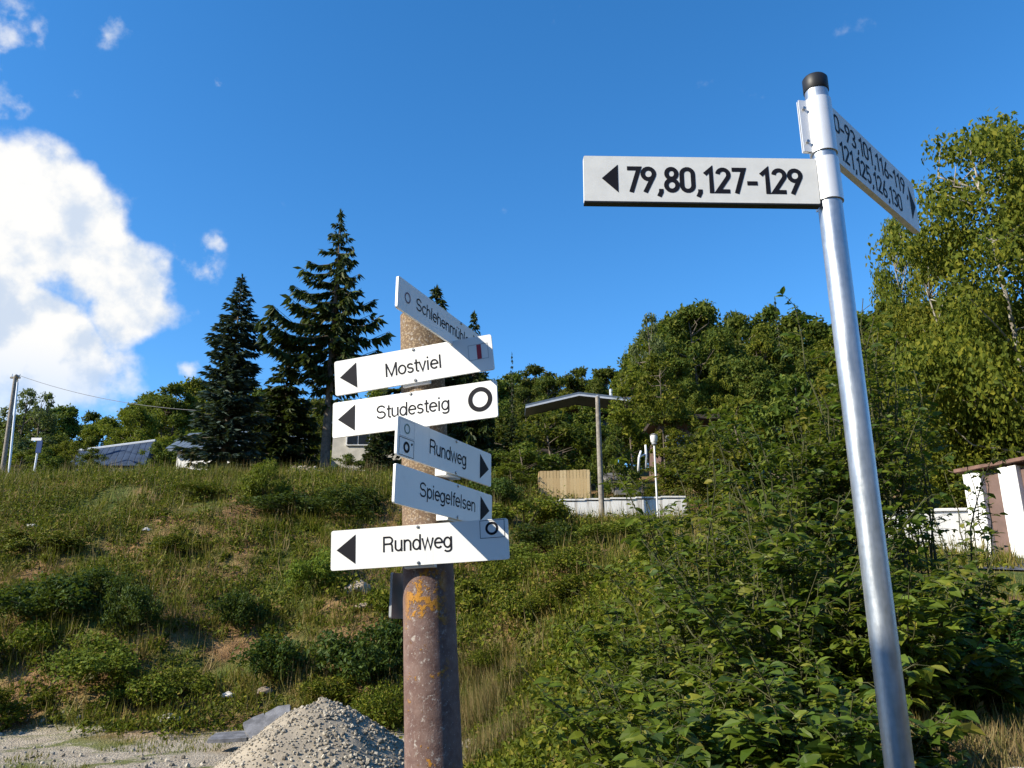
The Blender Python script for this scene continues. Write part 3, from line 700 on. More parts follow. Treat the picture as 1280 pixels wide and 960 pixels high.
def wood(px, dpy, Y, protos, force=None):
    py = float(np.interp(px, SK[:, 0], SK[:, 1]))+dpy
    h, q = top_h(px, py, Y); h = max(3.0, h)
    me = force if force else protos[pr.randrange(len(protos))]
    for alt in list(protos)+list(FOR):
        if wood_label(px, dpy, Y, me) not in USED: break
        me = alt
    USED.add(wood_label(px, dpy, Y, me))
    s = h/12.0; wsc = max(.55, min(1.15, s))*pr.uniform(.85, 1.1) if s < .6 else s*pr.uniform(.8, 1.1)
    z = 0 if px < 235 else 1 if px < 625 else 2 if px < 790 else 3
    place_tree('broadleaf_tree', me, wood_label(px, dpy, Y, me), 'tree', q, (wsc, wsc, s), pr.random()*6.28, GRPS[z])
for px in range(-110, 1330, 31): wood(px+pr.uniform(-9, 9), pr.uniform(-3, 16), pr.uniform(84, 96), [FOR[0], FOR[1], FOR[2], FOR[4]])
for px in range(-90, 1330, 50): wood(px+pr.uniform(-12, 12), pr.uniform(18, 44), pr.uniform(66, 74), FOR)
for px in list(range(-60, 250, 34))+list(range(600, 1330, 48)): wood(px+pr.uniform(-12, 12), pr.uniform(45, 80), pr.uniform(52, 58), FOR)
h, q = top_h(880, 380, 63); place_tree('broadleaf_tree', FOR[0], 'big round dark tree standing highest on the middle of the skyline', 'tree', q, (1.0, 1.0, h/12), 1.0)
h, q = top_h(818, 394, 58); place_tree('birch_tree', PALE, 'pale feathery tree on the skyline left of the big round dark tree', 'tree', q, (.62, .62, h/12), 2.0)
h, q = top_h(640, 443, 70); place_tree('conifer_tree', PINE, 'small conifer tip poking above the skyline right of the Mostviel board', 'tree', q, (.28, .28, h/12), 2.0)
h, q = top_h(987, 374, 72); place_tree('conifer_tree', PINE, 'thin conifer tip on the skyline left of the steel pole', 'tree', q, (.4, .4, h/12), 2.0)
for px, py, dd in ((22, 487, 'behind the two left poles'), (46, 492, 'behind the blue post sign')):
    h, q = top_h(px, py, 60); place_tree('pale_tree', PALE, 'pale feathery grey green tree '+dd, 'tree', q, (.62, .62, h/12), px, 'pale trees at the left edge')
h, q = top_h(165, 505, 50); place_tree('broadleaf_tree', FOR[4], 'yellow green tree behind the long blue roof', 'tree', q, (.5, .5, h/12), 1.1)
h, q = top_h(590-380, 482, 58); place_tree('broadleaf_tree', FOR[2], 'tree behind the white house left of the bluish spruce', 'tree', q, (.75, .75, h/12), 3.1)

# ---- trees on the right
BIR = [broadleaf('birch', 21, 9.5, 2.5, 1.6, 26000, .125, ('birch_bark', 'birch_leaf'), 110, weep=.5, trunk_r=.075),
       broadleaf('birch_b', 22, 9.0, 1.9, 1.2, 17000, .12, ('birch_bark', 'birch_leaf'), 90, weep=.6, trunk_r=.06),
       broadleaf('hazel', 23, 6.0, 2.1, .5, 15000, .13, ('bark', 'birch_leaf'), 80, trunk_r=.07)]
for px, py, Y, k, wsc, lab in ((1262, 152, 16.0, 0, 1.0, 'tall sunlit birch rising at the right edge above the walled garden'),
                               (1335, 190, 17.5, 0, 1.05, 'tall birch partly outside the right edge of the frame'),
                               (1140, 262, 21.0, 1, .55, 'slim weeping birch behind the end of the number board'),
                               (1196, 300, 18.5, 1, .9, 'birch left of the tall sunlit birch, over the garden wall'),
                               (1130, 385, 20, 2, .85, 'bushy tree behind the steel pole'),
                               (1225, 430, 17.5, 2, .8, 'bushy tree right behind the white pillars')):
    h, q = top_h(px, py, Y); p = at(px, (py+560)/2, Y); q = np.array([p[0], Y, float(H(p[0], Y))])
    hh = [9.5, 9.0, 6.0][k]; place_tree('birch_tree' if k < 2 else 'bushy_tree', BIR[k], lab, 'tree', q, (wsc, wsc, h/hh), px*.1)
SMB = broadleaf('garden_bush', 31, 3.0, 1.25, .15, 4200, .14, ('bark', 'oak_leaf'), 46, trunk_r=.05)
SMY = broadleaf('garden_bush_b', 32, 3.0, 1.1, .15, 3600, .13, ('bark', 'birch_leaf'), 40, trunk_r=.05)
for mi_, (px, mk) in enumerate(MARKS):
    if -60 < px < 1280:
        py = float(np.interp(px, SK[:, 0], SK[:, 1])); h, q = top_h(px, max(py+62, 522 if px < 260 else 500), 50+3*(mi_ % 3)); h = max(2.2, h)
        place_tree('undergrowth_bush', (SMB, SMY)[mi_ % 2], ('dark' if mi_ % 2 == 0 else 'pale')+' undergrowth bush at the wood foot '+mk, 'bush', q, (2.3, 2.0, h/3.0), mi_*1.3, 'undergrowth at the foot of the wood')
SMT = broadleaf('sapling', 33, 5.0, 1.1, 1.4, 4200, .13, ('bark', 'birch_leaf'), 44, trunk_r=.035)
for px, py, Y, me, wsc, cat, lab in (
    (655, 555, 30, SMB, 1.1, 'bush', 'dark bush behind the left end of the slatted box'),
    (690, 520, 33, SMB, 1.5, 'bush', 'large dark bush behind the slatted box, under the gabled roof'),
    (735, 515, 34, SMB, 1.2, 'bush', 'dark bush behind the wooden utility pole'),
    (765, 545, 30.5, SMB, .7, 'bush', 'small dark bush left of the garden steps'),
    (640, 580, 27.5, SMY, .8, 'bush', 'green bush left of the slatted box'),
    (800, 600, 29, SMY, .55, 'bush', 'low green bush right of the garden steps'),
    (700, 515, 38, SMB, 1.3, 'bush', 'dark bush growing up to the left half of the gabled roof'),
    (775, 520, 39, SMB, 1.0, 'bush', 'dark bush under the right eave of the gabled roof'),
    (860, 520, 36, SMY, 1.3, 'bush', 'green bush in front of the dark flat house'),
    (845, 560, 30, SMY, .9, 'bush', 'green bush behind the white globe lamp'),
    (880, 540, 28, SMB, 1.1, 'bush', 'dark bush right of the white globe lamp'),
    (790, 455, 38, SMT, 1.3, 'tree', 'slim birch sapling above the garden steps'),
    (830, 440, 36, SMT, 1.1, 'tree', 'slim birch sapling leaning over the flat house'),
    (930, 500, 26, SMY, 1.5, 'bush', 'sunlit bush behind the leafy shrubs left of the steel pole'),
    (1000, 470, 24, SMB, 1.5, 'bush', 'dark bush behind the leafy shrubs beside the steel pole'),
    (1060, 460, 22, SMY, 1.5, 'bush', 'sunlit bush right behind the steel pole'),
    (118, 560, 30, SMB, .45, 'bush', 'small dark round bush in front of the long blue roof'),
    (196, 553, 32, SMB, .5, 'bush', 'round bush between the long blue roof and the white house'),
    (95, 552, 45, SMY, .8, 'bush', 'light green bush left of the long blue roof'),
    (60, 560, 44, SMB, .8, 'bush', 'dark bush right of the blue post sign'),
    (435, 568, 27.5, SMB, .5, 'bush', 'small bush at the foot of the tallest spruce'),
    (330, 588, 24.2, SMY, .42, 'bush', 'yellow green bush on the crest of the slope below the bluish spruce')):
    h, q = top_h(px, py, Y); place_tree('garden_bush' if cat == 'bush' else 'birch_sapling', me, lab, cat, q, (wsc, wsc, max(.6, h)/(5.0 if me is SMT else 3.0)), px*.37)

# ------------------------------------------------------------------ buildings and street furniture
def gable(root, c, w, d, wall_h, roof_h, rz, mats, over=.25, thick=.12, name='roof', depth_below=1.0):
    """gabled roof with its ridge along local x over a box of walls"""
    M = np.array(Matrix.Rotation(rz, 3, 'Z')); c = np.array(c)
    wv = np.array([[-w/2, -d/2, -depth_below], [w/2, -d/2, -depth_below], [w/2, d/2, -depth_below], [-w/2, d/2, -depth_below],
                   [-w/2, -d/2, wall_h], [w/2, -d/2, wall_h], [w/2, d/2, wall_h], [-w/2, d/2, wall_h], [-w/2, 0, wall_h+roof_h], [w/2, 0, wall_h+roof_h]])
    MB().add(wv@M.T+c, [[0, 3, 2, 1], [0, 1, 5, 4], [2, 3, 7, 6], [1, 2, 6, 9, 5], [3, 0, 4, 8, 7]]).build('wall', mats[0], root)
    sl = roof_h/(d/2); e = d/2+over; ze = wall_h-over*sl; x = w/2+over; zr = wall_h+roof_h
    q = []
    for s in (-1, 1):
        q.append([[-x, s*e, ze+.03], [x, s*e, ze+.03], [x, 0, zr+.03], [-x, 0, zr+.03], [-x, s*e, ze+thick], [x, s*e, ze+thick], [x, 0, zr+thick], [-x, 0, zr+thick]])
    r = MB()
    for k in q: r.add(np.array(k)@M.T+c, [[0, 1, 2, 3], [4, 7, 6, 5], [0, 4, 5, 1], [1, 5, 6, 2], [0, 3, 7, 4], [2, 6, 7, 3]])
    return [MB().add(np.array(k)@M.T+c, [[3, 2, 1, 0], [5, 6, 7, 4], [1, 5, 4, 0], [2, 6, 5, 1], [4, 7, 3, 0], [3, 7, 6, 2]]).build(name, mats[1], root) for k in q]
# garden house with the shallow gable facing the viewer
Y0 = 42.0; cL, cM, cR = at(657, 509, Y0), at(724, 493.5, Y0), at(792, 501, Y0)
gh = thing('garden_house', 'low house with a shallow grey gabled roof half hidden by dark bushes', 'house', (cM[0], Y0, float(H(cM[0], Y0))))
Dp = np.array([0, 3.0, .22])
for a, b in ((cL, cM), (cM, cR)):
    for (o0, th, nm, mt) in ((np.array([0, 0, 0]), .12, 'roof', 'slate_blue'), (np.array([0, -.06, 0]), .09, 'fascia', 'fascia_white')):
        D = Dp if nm == 'roof' else np.array([0, .05, 0])
        lo = np.array([0, 0, .04 if nm == 'roof' else -.06]); up = lo+np.array([0, 0, th])
        v = np.array([a+lo, b+lo, b+lo+D, a+lo+D, a+up, b+up, b+up+D, a+up+D])+o0
        MB().add(v, [[0, 3, 2, 1], [4, 5, 6, 7], [0, 1, 5, 4], [1, 2, 6, 5], [2, 3, 7, 6], [3, 0, 4, 7]]).build(nm, mt, gh)
zg = float(H(cM[0], Y0+1))
v0 = cL+np.array([.7, 2.6, -.10]); v1 = cR+np.array([-.6, 2.6, -.10]); vm = cM+np.array([0, 2.6, -.06])
fl_ = [np.array([p[0], p[1], zg-.5]) for p in (v0, v1)]
MB().add([fl_[0], fl_[1], v1, vm, v0, fl_[0]+[0, 3, 0], fl_[1]+[0, 3, 0], v1+[0, 3, 0], vm+[0, 3, 0], v0+[0, 3, 0]],
         [[0, 1, 2, 3, 4], [9, 8, 7, 6, 5], [1, 6, 7, 2], [5, 0, 4, 9]]).build('wall', 'dark_wood', gh)
p = at(764, 500, Y0+2); MB().tube([p+[0, 0, -.6], p+[0, 0, .62]], .09, 10).build('flue', 'fascia_white', gh)
for px in (690, 750):
    p = at(px, 528, Y0+2.56); MB().box(p, (1.1, .06, .9)).build('window', 'glass_dark', gh)
# dark flat house on the right
Y1 = 40.0; a = at(826, 527, Y1); b = at(884, 527, Y1); z_ = at(850, 572, Y1)[2]
fh = thing('flat_house', 'dark flat roofed house with a window strip behind the globe lamp', 'house', ((a[0]+b[0])/2, Y1+2, z_-1))
cx = (a[0]+b[0])/2; wd = b[0]-a[0]
MB().box((cx, Y1+2.3, (a[2]+z_)/2-.4), (wd, 4, a[2]-z_+.8)).build('wall', 'brown_panel', fh)
MB().box((cx, Y1+2.0, a[2]+.12), (wd+.9, 5.2, .20)).build('roof', 'dark_wood', fh)
wf = MB().box((cx-.1, Y1+.26, at(850, 553, Y1)[2]), (wd*.72, .10, .78)).build('window', 'fascia_white', fh)
for k in range(3): MB().box((cx-.1+(k-1)*wd*.235, Y1+.20, at(850, 553, Y1)[2]), (wd*.215, .03, .66)).build('pane', 'glass_dark', wf)
MB().box((cx-.1, Y1+.1, at(850, 567, Y1)[2]), (wd*.85, .5, .14)).build('window_sill', 'white_paint', fh)
# white house beside the bluish spruce
Y2 = 37.0; q = at(238, 586, Y2); top = at(238, 560, Y2)[2]
wh = thing('white_house', 'small white house with blue grey tiled roof at the foot of the bluish spruce', 'house', (q[0]+.75, Y2+1.5, q[2]-.5))
gable(wh, (q[0]+.9, Y2+1.6, q[2]), 2.9, 3.2, top-q[2], .95, R(-8), ('white_render', 'slate_blue'), .32)
M8 = np.array(Matrix.Rotation(R(-8), 3, 'Z'))
for r_ in range(6):
    for c_ in range(11):
        f = (r_+.5)/6; lp = np.array([-1.72+c_*.345, -(1.6+.32)*(1-f)+0, (top-q[2])-.19+.16+(.95+.19)*f])
        MB().box(np.array([q[0]+.9, Y2+1.6, q[2]])+M8@lp, (.32, .36, .035), rz=R(-8), rx=math.atan2(.95, 1.6)+.05).build('roof_tile', 'slate_blue', wh)
# long low building with blue metal sheets
Y3 = 46.0; p0, p1 = at(84, 583, Y3), at(182, 583, Y3); t0, t1 = at(100, 565, Y3+2), at(192, 552.5, Y3+2)
lb = thing('long_shed', 'long low shed with blue grey sheet roof behind the crest on the left', 'shed', (p0[0]*.5+p1[0]*.5, Y3+1, p0[2]-1))
NS = 12
for k in range(NS):
    f0, f1 = k/NS, (k+.94)/NS
    v = [p0+(p1-p0)*f0, p0+(p1-p0)*f1, t0+(t1-t0)*f1, t0+(t1-t0)*f0]; up = np.array([0, -.03, .05])
    v = np.array(v+[x+up for x in v])
    MB().add(v, [[0, 3, 2, 1], [4, 5, 6, 7], [0, 1, 5, 4], [1, 2, 6, 5], [2, 3, 7, 6], [3, 0, 4, 7]]).build('roof_sheet', 'roof_sheet', lb)
MB().tube([t0+[-.1, 0, .08], t1+[.1, 0, .08]], .09, 6).build('ridge_cap', 'fascia_white', lb)
dn = np.array([0, 0, -1.6]); bk_ = np.array([0, 3.0, 0])
v = [p0+[0, .1, -.06], p1+[0, .1, -.06], t1+[0, .1, -.06], t0+[0, .1, -.06]]
MB().add([v[0], v[1], v[2], v[3], v[0]+dn, v[1]+dn, v[2]+bk_*.1+dn*2, v[3]+bk_*.1+dn*2], [[4, 5, 1, 0], [5, 6, 2, 1], [6, 7, 3, 2], [7, 4, 0, 3], [0, 1, 2, 3]]).build('wall', 'slate_blue', lb)
# pale house glimpsed behind the hiking boards
Y4 = 39.0; q = at(441, 566, Y4); tz = at(430, 530, Y4)[2]; ph = thing('pale_house', 'pale rendered house with a dark window peeping out below the Studesteig board', 'house', (q[0]+2, Y4+2, q[2]-1))
gable(ph, (q[0]+1.1, Y4+2, q[2]), 4.2, 4.0, tz-q[2], .5, 0, ('cream_render', 'slate_blue'), .3)
wz = at(441, 552, Y4)
w0 = MB().box((wz[0]+.25, Y4-.03, wz[2]+.25), (1.15, .08, .9)).build('window', 'white_paint', ph)
for k in (-1, 1): MB().box((wz[0]+.25+k*.27, Y4-.075, wz[2]+.25), (.48, .03, .76)).build('pane', 'glass_dark', w0)
# dark shed behind the spruces
q = at(340, 572, 37.5); ds = thing('dark_shed', 'dark shed with slate roof in the shade behind the spruces', 'shed', (q[0], 39, q[2]-.5))
gable(ds, (q[0], 39, q[2]-.1), 1.9, 2.4, .75, .62, R(12), ('dark_wood', 'slate_blue'), .25)
# retaining wall, slatted box, pole, lamp, steps
Y5 = 26.45; wl = thing('retaining_wall', 'white rendered retaining wall with dark weather streaks', 'wall', (at(735, 655, Y5)[0], Y5, at(735, 655, Y5)[2]-.3))
xs = np.linspace(at(636, 640, Y5)[0], at(858, 640, Y5)[0], 15); tops = [at(px, 629-(px-640)*.03+(1.5 if k % 2 else 0), Y5)[2] for k, px in enumerate(np.linspace(640, 858, 15))]
zb_ = at(735, 672, Y5)[2]; v = []
for x, tz in zip(xs, tops): v += [[x, Y5-.12, zb_], [x, Y5-.12, tz], [x, Y5+.12, tz+.01], [x, Y5+.12, zb_]]
fc = []
for k in range(14):
    i = 4*k; fc += [[i, i+4, i+5, i+1], [i+1, i+5, i+6, i+2], [i+2, i+6, i+7, i+3]]
fc += [[0, 1, 2, 3], [59, 58, 57, 56]]
MB().add(v, fc).build('wall', 'stained_wall', wl)
cpv = MB()
for k in range(7):
    xa, xb = xs[2*k], xs[2*k+2]; MB().box(((xa+xb)/2, Y5, (tops[2*k]+tops[2*k+2])/2+.03), (xb-xa-.012, .30, .05)).build('coping_stone', 'stained_wall', wl)
Y6 = 27.2; a = at(675, 626, Y6); b = at(738, 626, Y6); tz = at(700, 589, Y6)[2]
sb = thing('slatted_box', 'tan wooden box of upright slats standing on the white retaining wall', 'compost box', ((a[0]+b[0])/2, Y6+.5, a[2]-.02))
n = 15; W_ = (b[0]-a[0]); hz = tz-a[2]
for k in range(n):
    MB().box((a[0]+(k+.5)*W_/n, Y6+pr.uniform(-.004, .004), (a[2]+tz)/2+.006*math.sin(k*2.1)+.004*k), (W_/n*.90, .025, hz*(1+.006*math.cos(k*3.3)))).build('slat', 'tan_slat', sb)
for k in range(9): MB().box((b[0]+.02+.006*k*0, Y6+.06+k*.105, (a[2]+tz)/2), (.025, .09, hz*.98)).build('slat', 'tan_slat', sb)
for k in range(9): MB().box((a[0]-.02, Y6+.06+k*.105, (a[2]+tz)/2), (.025, .09, hz*.98)).build('slat', 'tan_slat', sb)
for zz in (.2, .8): MB().box(((a[0]+b[0])/2, Y6+.035, a[2]+hz*zz), (W_*.98, .03, .07)).build('rail', 'tan_slat', sb)
MB().box(((a[0]+b[0])/2, Y6+.98, (a[2]+tz)/2), (W_*.98, .03, hz*.95)).build('back_panel', 'tan_slat', sb)
Y7 = 25.6; f = at(753, 655, Y7); t = at(745.5, 496, Y7); f2z = float(H(f[0], Y7))
up = thing('utility_pole', 'weathered wooden utility pole in front of the white retaining wall', 'pole', (f[0], Y7, f2z))
MB().tube([(f[0], Y7, f2z-.3), (f[0]-.02, Y7, (f2z+t[2])/2), (f[0]-.03, Y7, t[2])], [.092, .083, .072], 12).build('shaft', 'pole_wood', up, smooth=True, angle=R(40))
MB().tube([(f[0]-.03, Y7, t[2]-.01), (f[0]-.03, Y7, t[2]+.05)], [.078, .03], 10).build('cap', 'grey_paint', up)
Y8 = 25.0; f = at(822, 640, Y8); t = at(819.5, 556, Y8); hd = at(819, 545, Y8)
lp = thing('garden_lamp', 'slim white lamp post with a white lantern head', 'lamp', (f[0], Y8, float(H(f[0], Y8))))
MB().tube([(f[0], Y8, float(H(f[0], Y8))-.2), (f[0], Y8, t[2])], .028, 10).build('post', 'white_paint', lp, smooth=True, angle=R(40))
MB().tube([(f[0], Y8, t[2]-.02), (f[0], Y8, t[2]+.02), (f[0], Y8, t[2]+.06)], [.05, .085, .07], 12).build('collar', 'grey_paint', lp, smooth=True, angle=R(40))
MB().tube([(f[0], Y8, t[2]+.06), (f[0], Y8, t[2]+.10), (f[0], Y8, t[2]+.27), (f[0], Y8, t[2]+.31)], [.07, .105, .115, .06], 14).build('lantern', 'lamp_glass', lp, smooth=True, angle=R(40))
MB().tube([(f[0], Y8, t[2]+.31), (f[0], Y8, t[2]+.34)], [.125, .04], 14).build('lid', 'white_paint', lp, smooth=True, angle=R(40))
s0 = at(786, 614, 30.0); st = thing('garden_steps', 'dark stone garden steps climbing between the bushes', 'steps', (s0[0], 30.0, s0[2]-.3))
for k in range(8): MB().box((s0[0]-.03*k, 30.0+.34*k, s0[2]+.155*k-.08), (1.05, .40, .16), rz=R(3)).build('step', 'step_stone', st)
g0 = at(797, 572, 33.0); gt = thing('white_gate', 'small white leaning gate post beside the garden steps', 'gate post', (g0[0], 33, g0[2]-.4))
MB().tube([g0+[0, 0, -.6], g0+[.06, 0, .0], g0+[.15, 0, .28]], [.05, .05, .04], 8).build('post', 'white_paint', gt, smooth=True)
MB().tube([g0+[.34, .1, -.4], g0+[.37, .1, .2], g0+[.36, .1, .55]], [.05, .05, .04], 8).build('post', 'white_paint', gt, smooth=True)
MB().tube([g0+[.06, 0, 0], g0+[.37, .1, .2]], .03, 6).build('rail', 'white_paint', gt)
# poles and sign at the left edge
def rod(nm, lab, cat, fx, fy, tx, ty, Y, r0, r1, mat):
    f = at(fx, fy, Y); t = at(tx, ty, Y); zf = float(H(f[0], Y)); b = f+(f-t)*((f[2]-zf)/(t[2]-f[2]))
    o = thing(nm, lab, cat, (b[0], Y, zf)); MB().tube([b-(t-b)*.05, (b+t)/2, t], [r0, (r0+r1)/2, r1], 10).build('shaft', mat, o, smooth=True, angle=R(40)); return o, t
o, tA = rod('utility_pole', 'brown wooden utility pole at the far left edge', 'pole', 5, 575, 19.5, 470, 45, .13, .10, 'pole_wood')
MB().box(tA+[0, 0, -.1], (.55, .09, .09)).build('crossarm', 'pole_wood', o)
for k in (-1, 1): MB().tube([tA+[k*.22, 0, -.06], tA+[k*.22, 0, .12]], [.04, .03], 8).build('insulator', 'white_paint', o)
o, t = rod('street_lamp', 'pale grey street lamp post beside the brown utility pole', 'street lamp', 13, 572, 22, 478, 44, .07, .05, 'clamp_metal')
MB().tube([t, t+[.05, -.1, .1], t+[.22, -.5, .16]], .03, 8).build('arm', 'clamp_metal', o)
MB().tube([t+[.14, -.3, .14], t+[.24, -.5, .17], t+[.36, -.85, .17]], [.05, .10, .05], 10).build('lamp_head', 'grey_paint', o, smooth=True)
f = at(45, 576, 40); o = thing('blue_sign', 'blue and white sign post on the crest at the left', 'sign', (f[0], 40, float(H(f[0], 40))))
z1_ = at(45, 550, 40)[2]; MB().tube([(f[0], 40, o.location.z-.2), (f[0], 40, z1_)], .05, 8).build('post', 'clamp_metal', o)
MB().box((f[0]+.08, 39.93, z1_-.35), (.26, .05, .62)).build('panel', 'blue_paint', o); MB().box((f[0]-.1, 39.92, z1_+.02), (.5, .05, .14)).build('panel', 'white_paint', o)
# overhead wire
e1 = at(418, 508, 39.2); k = np.linspace(0, 1, 24)[:, None]
wp = (tA+[0, 0, .1])*(1-k)+e1*k; wp[:, 2] -= 1.0*(4*k*(1-k))[:, 0]
ow = MB().tube(wp, .014, 5).build('overhead_wire', 'wire_grey'); tag(ow, 'thin overhead wire running from the left utility pole past the spruces', 'wire')

# walled garden on the right
dv = np.array([.42, -.86]); dv /= np.linalg.norm(dv); P1 = np.array([9.08, 16.0])
zg_ = lambda p: float(H(p[0], p[1]))
gw = thing('garden_wall', 'garden wall with white pillars, brown panels and a brown coping at the right edge', 'wall', (P1[0], P1[1], zg_(P1)))
ang = math.atan2(dv[1], dv[0]); topz = 4.55
pp = [P1+dv*s_ for s_ in (0, .72, 1.44, 2.16, 2.88, 3.6)]
for k, q in enumerate(pp):
    b = zg_(q); tz = topz+.02+.0*k; MB().box((q[0], q[1], (b-.3+tz)/2), (.36, .36, tz-b+.3), rz=ang).build('pillar', 'white_render', gw, bevel=.01)
    if k < 5:
        c = (pp[k]+pp[k+1])/2; b = min(zg_(pp[k]), zg_(pp[k+1])); MB().box((c[0], c[1], (b-.3+topz-.02)/2), (.355, .10, topz-.04-b+.3), rz=ang).build('panel', 'brown_panel', gw)
        MB().box((c[0], c[1], topz+.10), (.705, .50, .07), rz=ang, ry=0).build('coping_tile', 'brown_coping', gw, bevel=.01)
c = pp[0]-dv*.16; MB().box((c[0], c[1], topz+.10), (.30, .50, .072), rz=ang).build('coping_tile', 'brown_coping', gw, bevel=.01)
a_, b_ = at(1128, 690, 16.6), at(1206, 690, 16.3); lw = thing('low_wall', 'low white garden wall seen through the shrub leaves left of the pillars', 'wall', ((a_[0]+b_[0])/2, 16.4, a_[2]-.2))
MB().box(((a_[0]+b_[0])/2-.1, 16.45, a_[2]+.2), (b_[0]-a_[0]+.7, .22, 1.10), rz=R(-8)).build('wall', 'white_render', lw, bevel=.01)
MB().box(((a_[0]+b_[0])/2-.1, 16.45, a_[2]+.785), (b_[0]-a_[0]+.76, .30, .06), rz=R(-8)).build('coping', 'white_render', lw, bevel=.01)

# ------------------------------------------------------------------ gravel heap, slabs, rocks
def rocky(rng, n=1):
    """unit irregular stone: jittered octahedron with cut faces"""
    v = np.array([[1,0,0],[-1,0,0],[0,1,0],[0,-1,0],[0,0,1],[0,0,-1],[.6,.6,.5],[-.6,.6,.5],[.6,-.6,.5],[-.6,-.6,.5],[.6,.6,-.5],[-.6,.6,-.5],[.6,-.6,-.5],[-.6,-.6,-.5]], float)*rng.uniform(.75, 1.15, (14, 1))
    f = []
    for ax_, verts in (((0), (6, 10, 12, 8)), (1, (7, 9, 13, 11)), (2, (6, 7, 11, 10)), (3, (8, 12, 13, 9)), (4, (6, 8, 9, 7)), (5, (10, 11, 13, 12))):
        for k in range(4): f.append([ax_, verts[k], verts[(k+1) % 4]])
    return v*.5, f
HC = np.array([-1.73, 8.0]); hz0 = float(H(*HC))
def heap_h(x, y):
    d = np.hypot((x-HC[0])*1.0, (y-HC[1])*.95); th = np.arctan2(y-HC[1], x-HC[0])
    r = 1.64*(1+.07*np.sin(3*th+1)+.05*np.sin(5*th)); q = np.clip(d/r, 0, 1)
    return hz0+1.14*(np.sqrt((1-q)**2+.0)-.10*np.exp(-(q/.14)**2)-.06*q*(1-q))+.05*L2(x*2.2, y*2.2)*(1-q)+.05*L3(x*6, y*6)*(1-q)-.04*q
gh_ = thing('gravel_heap', 'pale heap of crushed stone at the foot of the trail post', 'gravel heap', (HC[0], HC[1], hz0))
ths = np.linspace(0, 2*np.pi, 96, endpoint=False); rs = np.linspace(0.0, 1.95, 56)
v = [[HC[0], HC[1], float(heap_h(*HC))]]; Rr, Tt = np.meshgrid(rs[1:], ths, indexing='ij'); xx = HC[0]+Rr*np.cos(Tt); yy = HC[1]+Rr*np.sin(Tt)
v = np.concatenate([v, np.stack([xx, yy, heap_h(xx, yy)], -1).reshape(-1, 3)])
f = [[0, 1+k, 1+(k+1) % 96] for k in range(96)]; i = 1+np.arange(54)[:, None]*96; j = np.arange(96)[None]
hm = MB().add(v, f); hm.f.append((np.stack([i+j, i+96+j, i+96+(j+1) % 96, i+(j+1) % 96], -1).reshape(-1, 4), 0))
hm.build('body', 'gravel', gh_, smooth=True)
N = 16000; rng = np.random.default_rng(41); a = rng.random(N)*2*np.pi; r = 1.95*rng.random(N)**.55
x = HC[0]+r*np.cos(a); y = HC[1]+r*np.sin(a); z = heap_h(x, y); coarse = np.clip(.5+np.cos(a+1.0)*.45+L2(x*1.6, y*1.6)*.9, 0, 1)
sz = .005+.017*coarse*rng.random(N)**1.6+.012*rng.random(N)**6
tv, tf = rocky(rng); sv = rng.uniform(.6, 1.3, (N, 3))*sz[:, None]*1.6
Mr = frames(rdir(rng, N), rdir(rng, N))*sv[:, None, :]
MB().inst(tv, tf, np.stack([x, y, z+sz*.25], -1), Mr).build('stones', 'stone', gh_, kind='stuff')
# loose pebbles on the flat ground
N = 5000; x = rng.uniform(-10.5, 1.2, N); y = rng.uniform(9.2, 14.6, N); keep = (L2(x*.9, y*.9) > -.18) & (H(x, y) < .35); x, y = x[keep], y[keep]; N = len(x)
sz = .008+.045*rng.random(N)**7; Mr = frames(rdir(rng, N), rdir(rng, N))*(rng.uniform(.6, 1.3, (N, 3))*sz[:, None]*1.6)[:, None, :]
o = MB().inst(tv, tf, np.stack([x, y, H(x, y)+sz*.2], -1), Mr).build('pebbles', 'stone', kind='stuff'); tag(o, 'small pale pebbles strewn over the flat gravel yard', 'pebbles')
def slab(px, py, Y, sx, sy, sz, rz, tilt, roll, lab, mat='slab_stone'):
    q = at(px, py, Y); z = float(H(q[0], Y)); o = thing('stone_slab', lab, 'stone slab', (q[0], Y, z), 'broken slabs by the gravel heap')
    r_ = np.random.default_rng(int(px)); out = np.array([[-.5, -.45], [-.15, -.52], [.42, -.48], [.52, -.1], [.47, .45], [.05, .52], [-.48, .44], [-.53, .0]])*r_.uniform(.85, 1.1, (8, 1))
    M = np.array(Matrix.Rotation(rz, 3, 'Z') @ Matrix.Rotation(tilt, 3, 'X') @ Matrix.Rotation(roll, 3, 'Y'))
    lo = np.concatenate([out*[sx, sy], np.full((8, 1), -sz/2)], 1); hi_ = np.concatenate([out*[sx, sy]*.97, np.full((8, 1), sz/2)+r_.uniform(-.006, .006, (8, 1))], 1)
    vv = np.concatenate([lo, hi_])@M.T+np.array([q[0], Y, max(z+.04, at(px, py, Y)[2])])
    MB().add(vv, [list(range(7, -1, -1)), list(range(8, 16))]+[[k, (k+1) % 8, 8+(k+1) % 8, 8+k] for k in range(8)]).build('block', mat, o)
slab(290, 921, 12.6, .62, .45, .045, .1, R(8), R(-2), 'flat grey slab lying leftmost, apart from the leaning slabs')
slab(322, 909, 12.3, .34, .46, .045, .7, R(28), R(-22), 'dark slab leaning between the flat slab and the lightest slab')
slab(347, 902, 12.0, .36, .50, .04, .35, R(36), R(-18), 'lightest grey slab leaning steeply beside the gravel heap')
slab(372, 908, 11.7, .40, .30, .06, .3, R(20), R(-10), 'small slab half buried by the edge of the gravel heap')
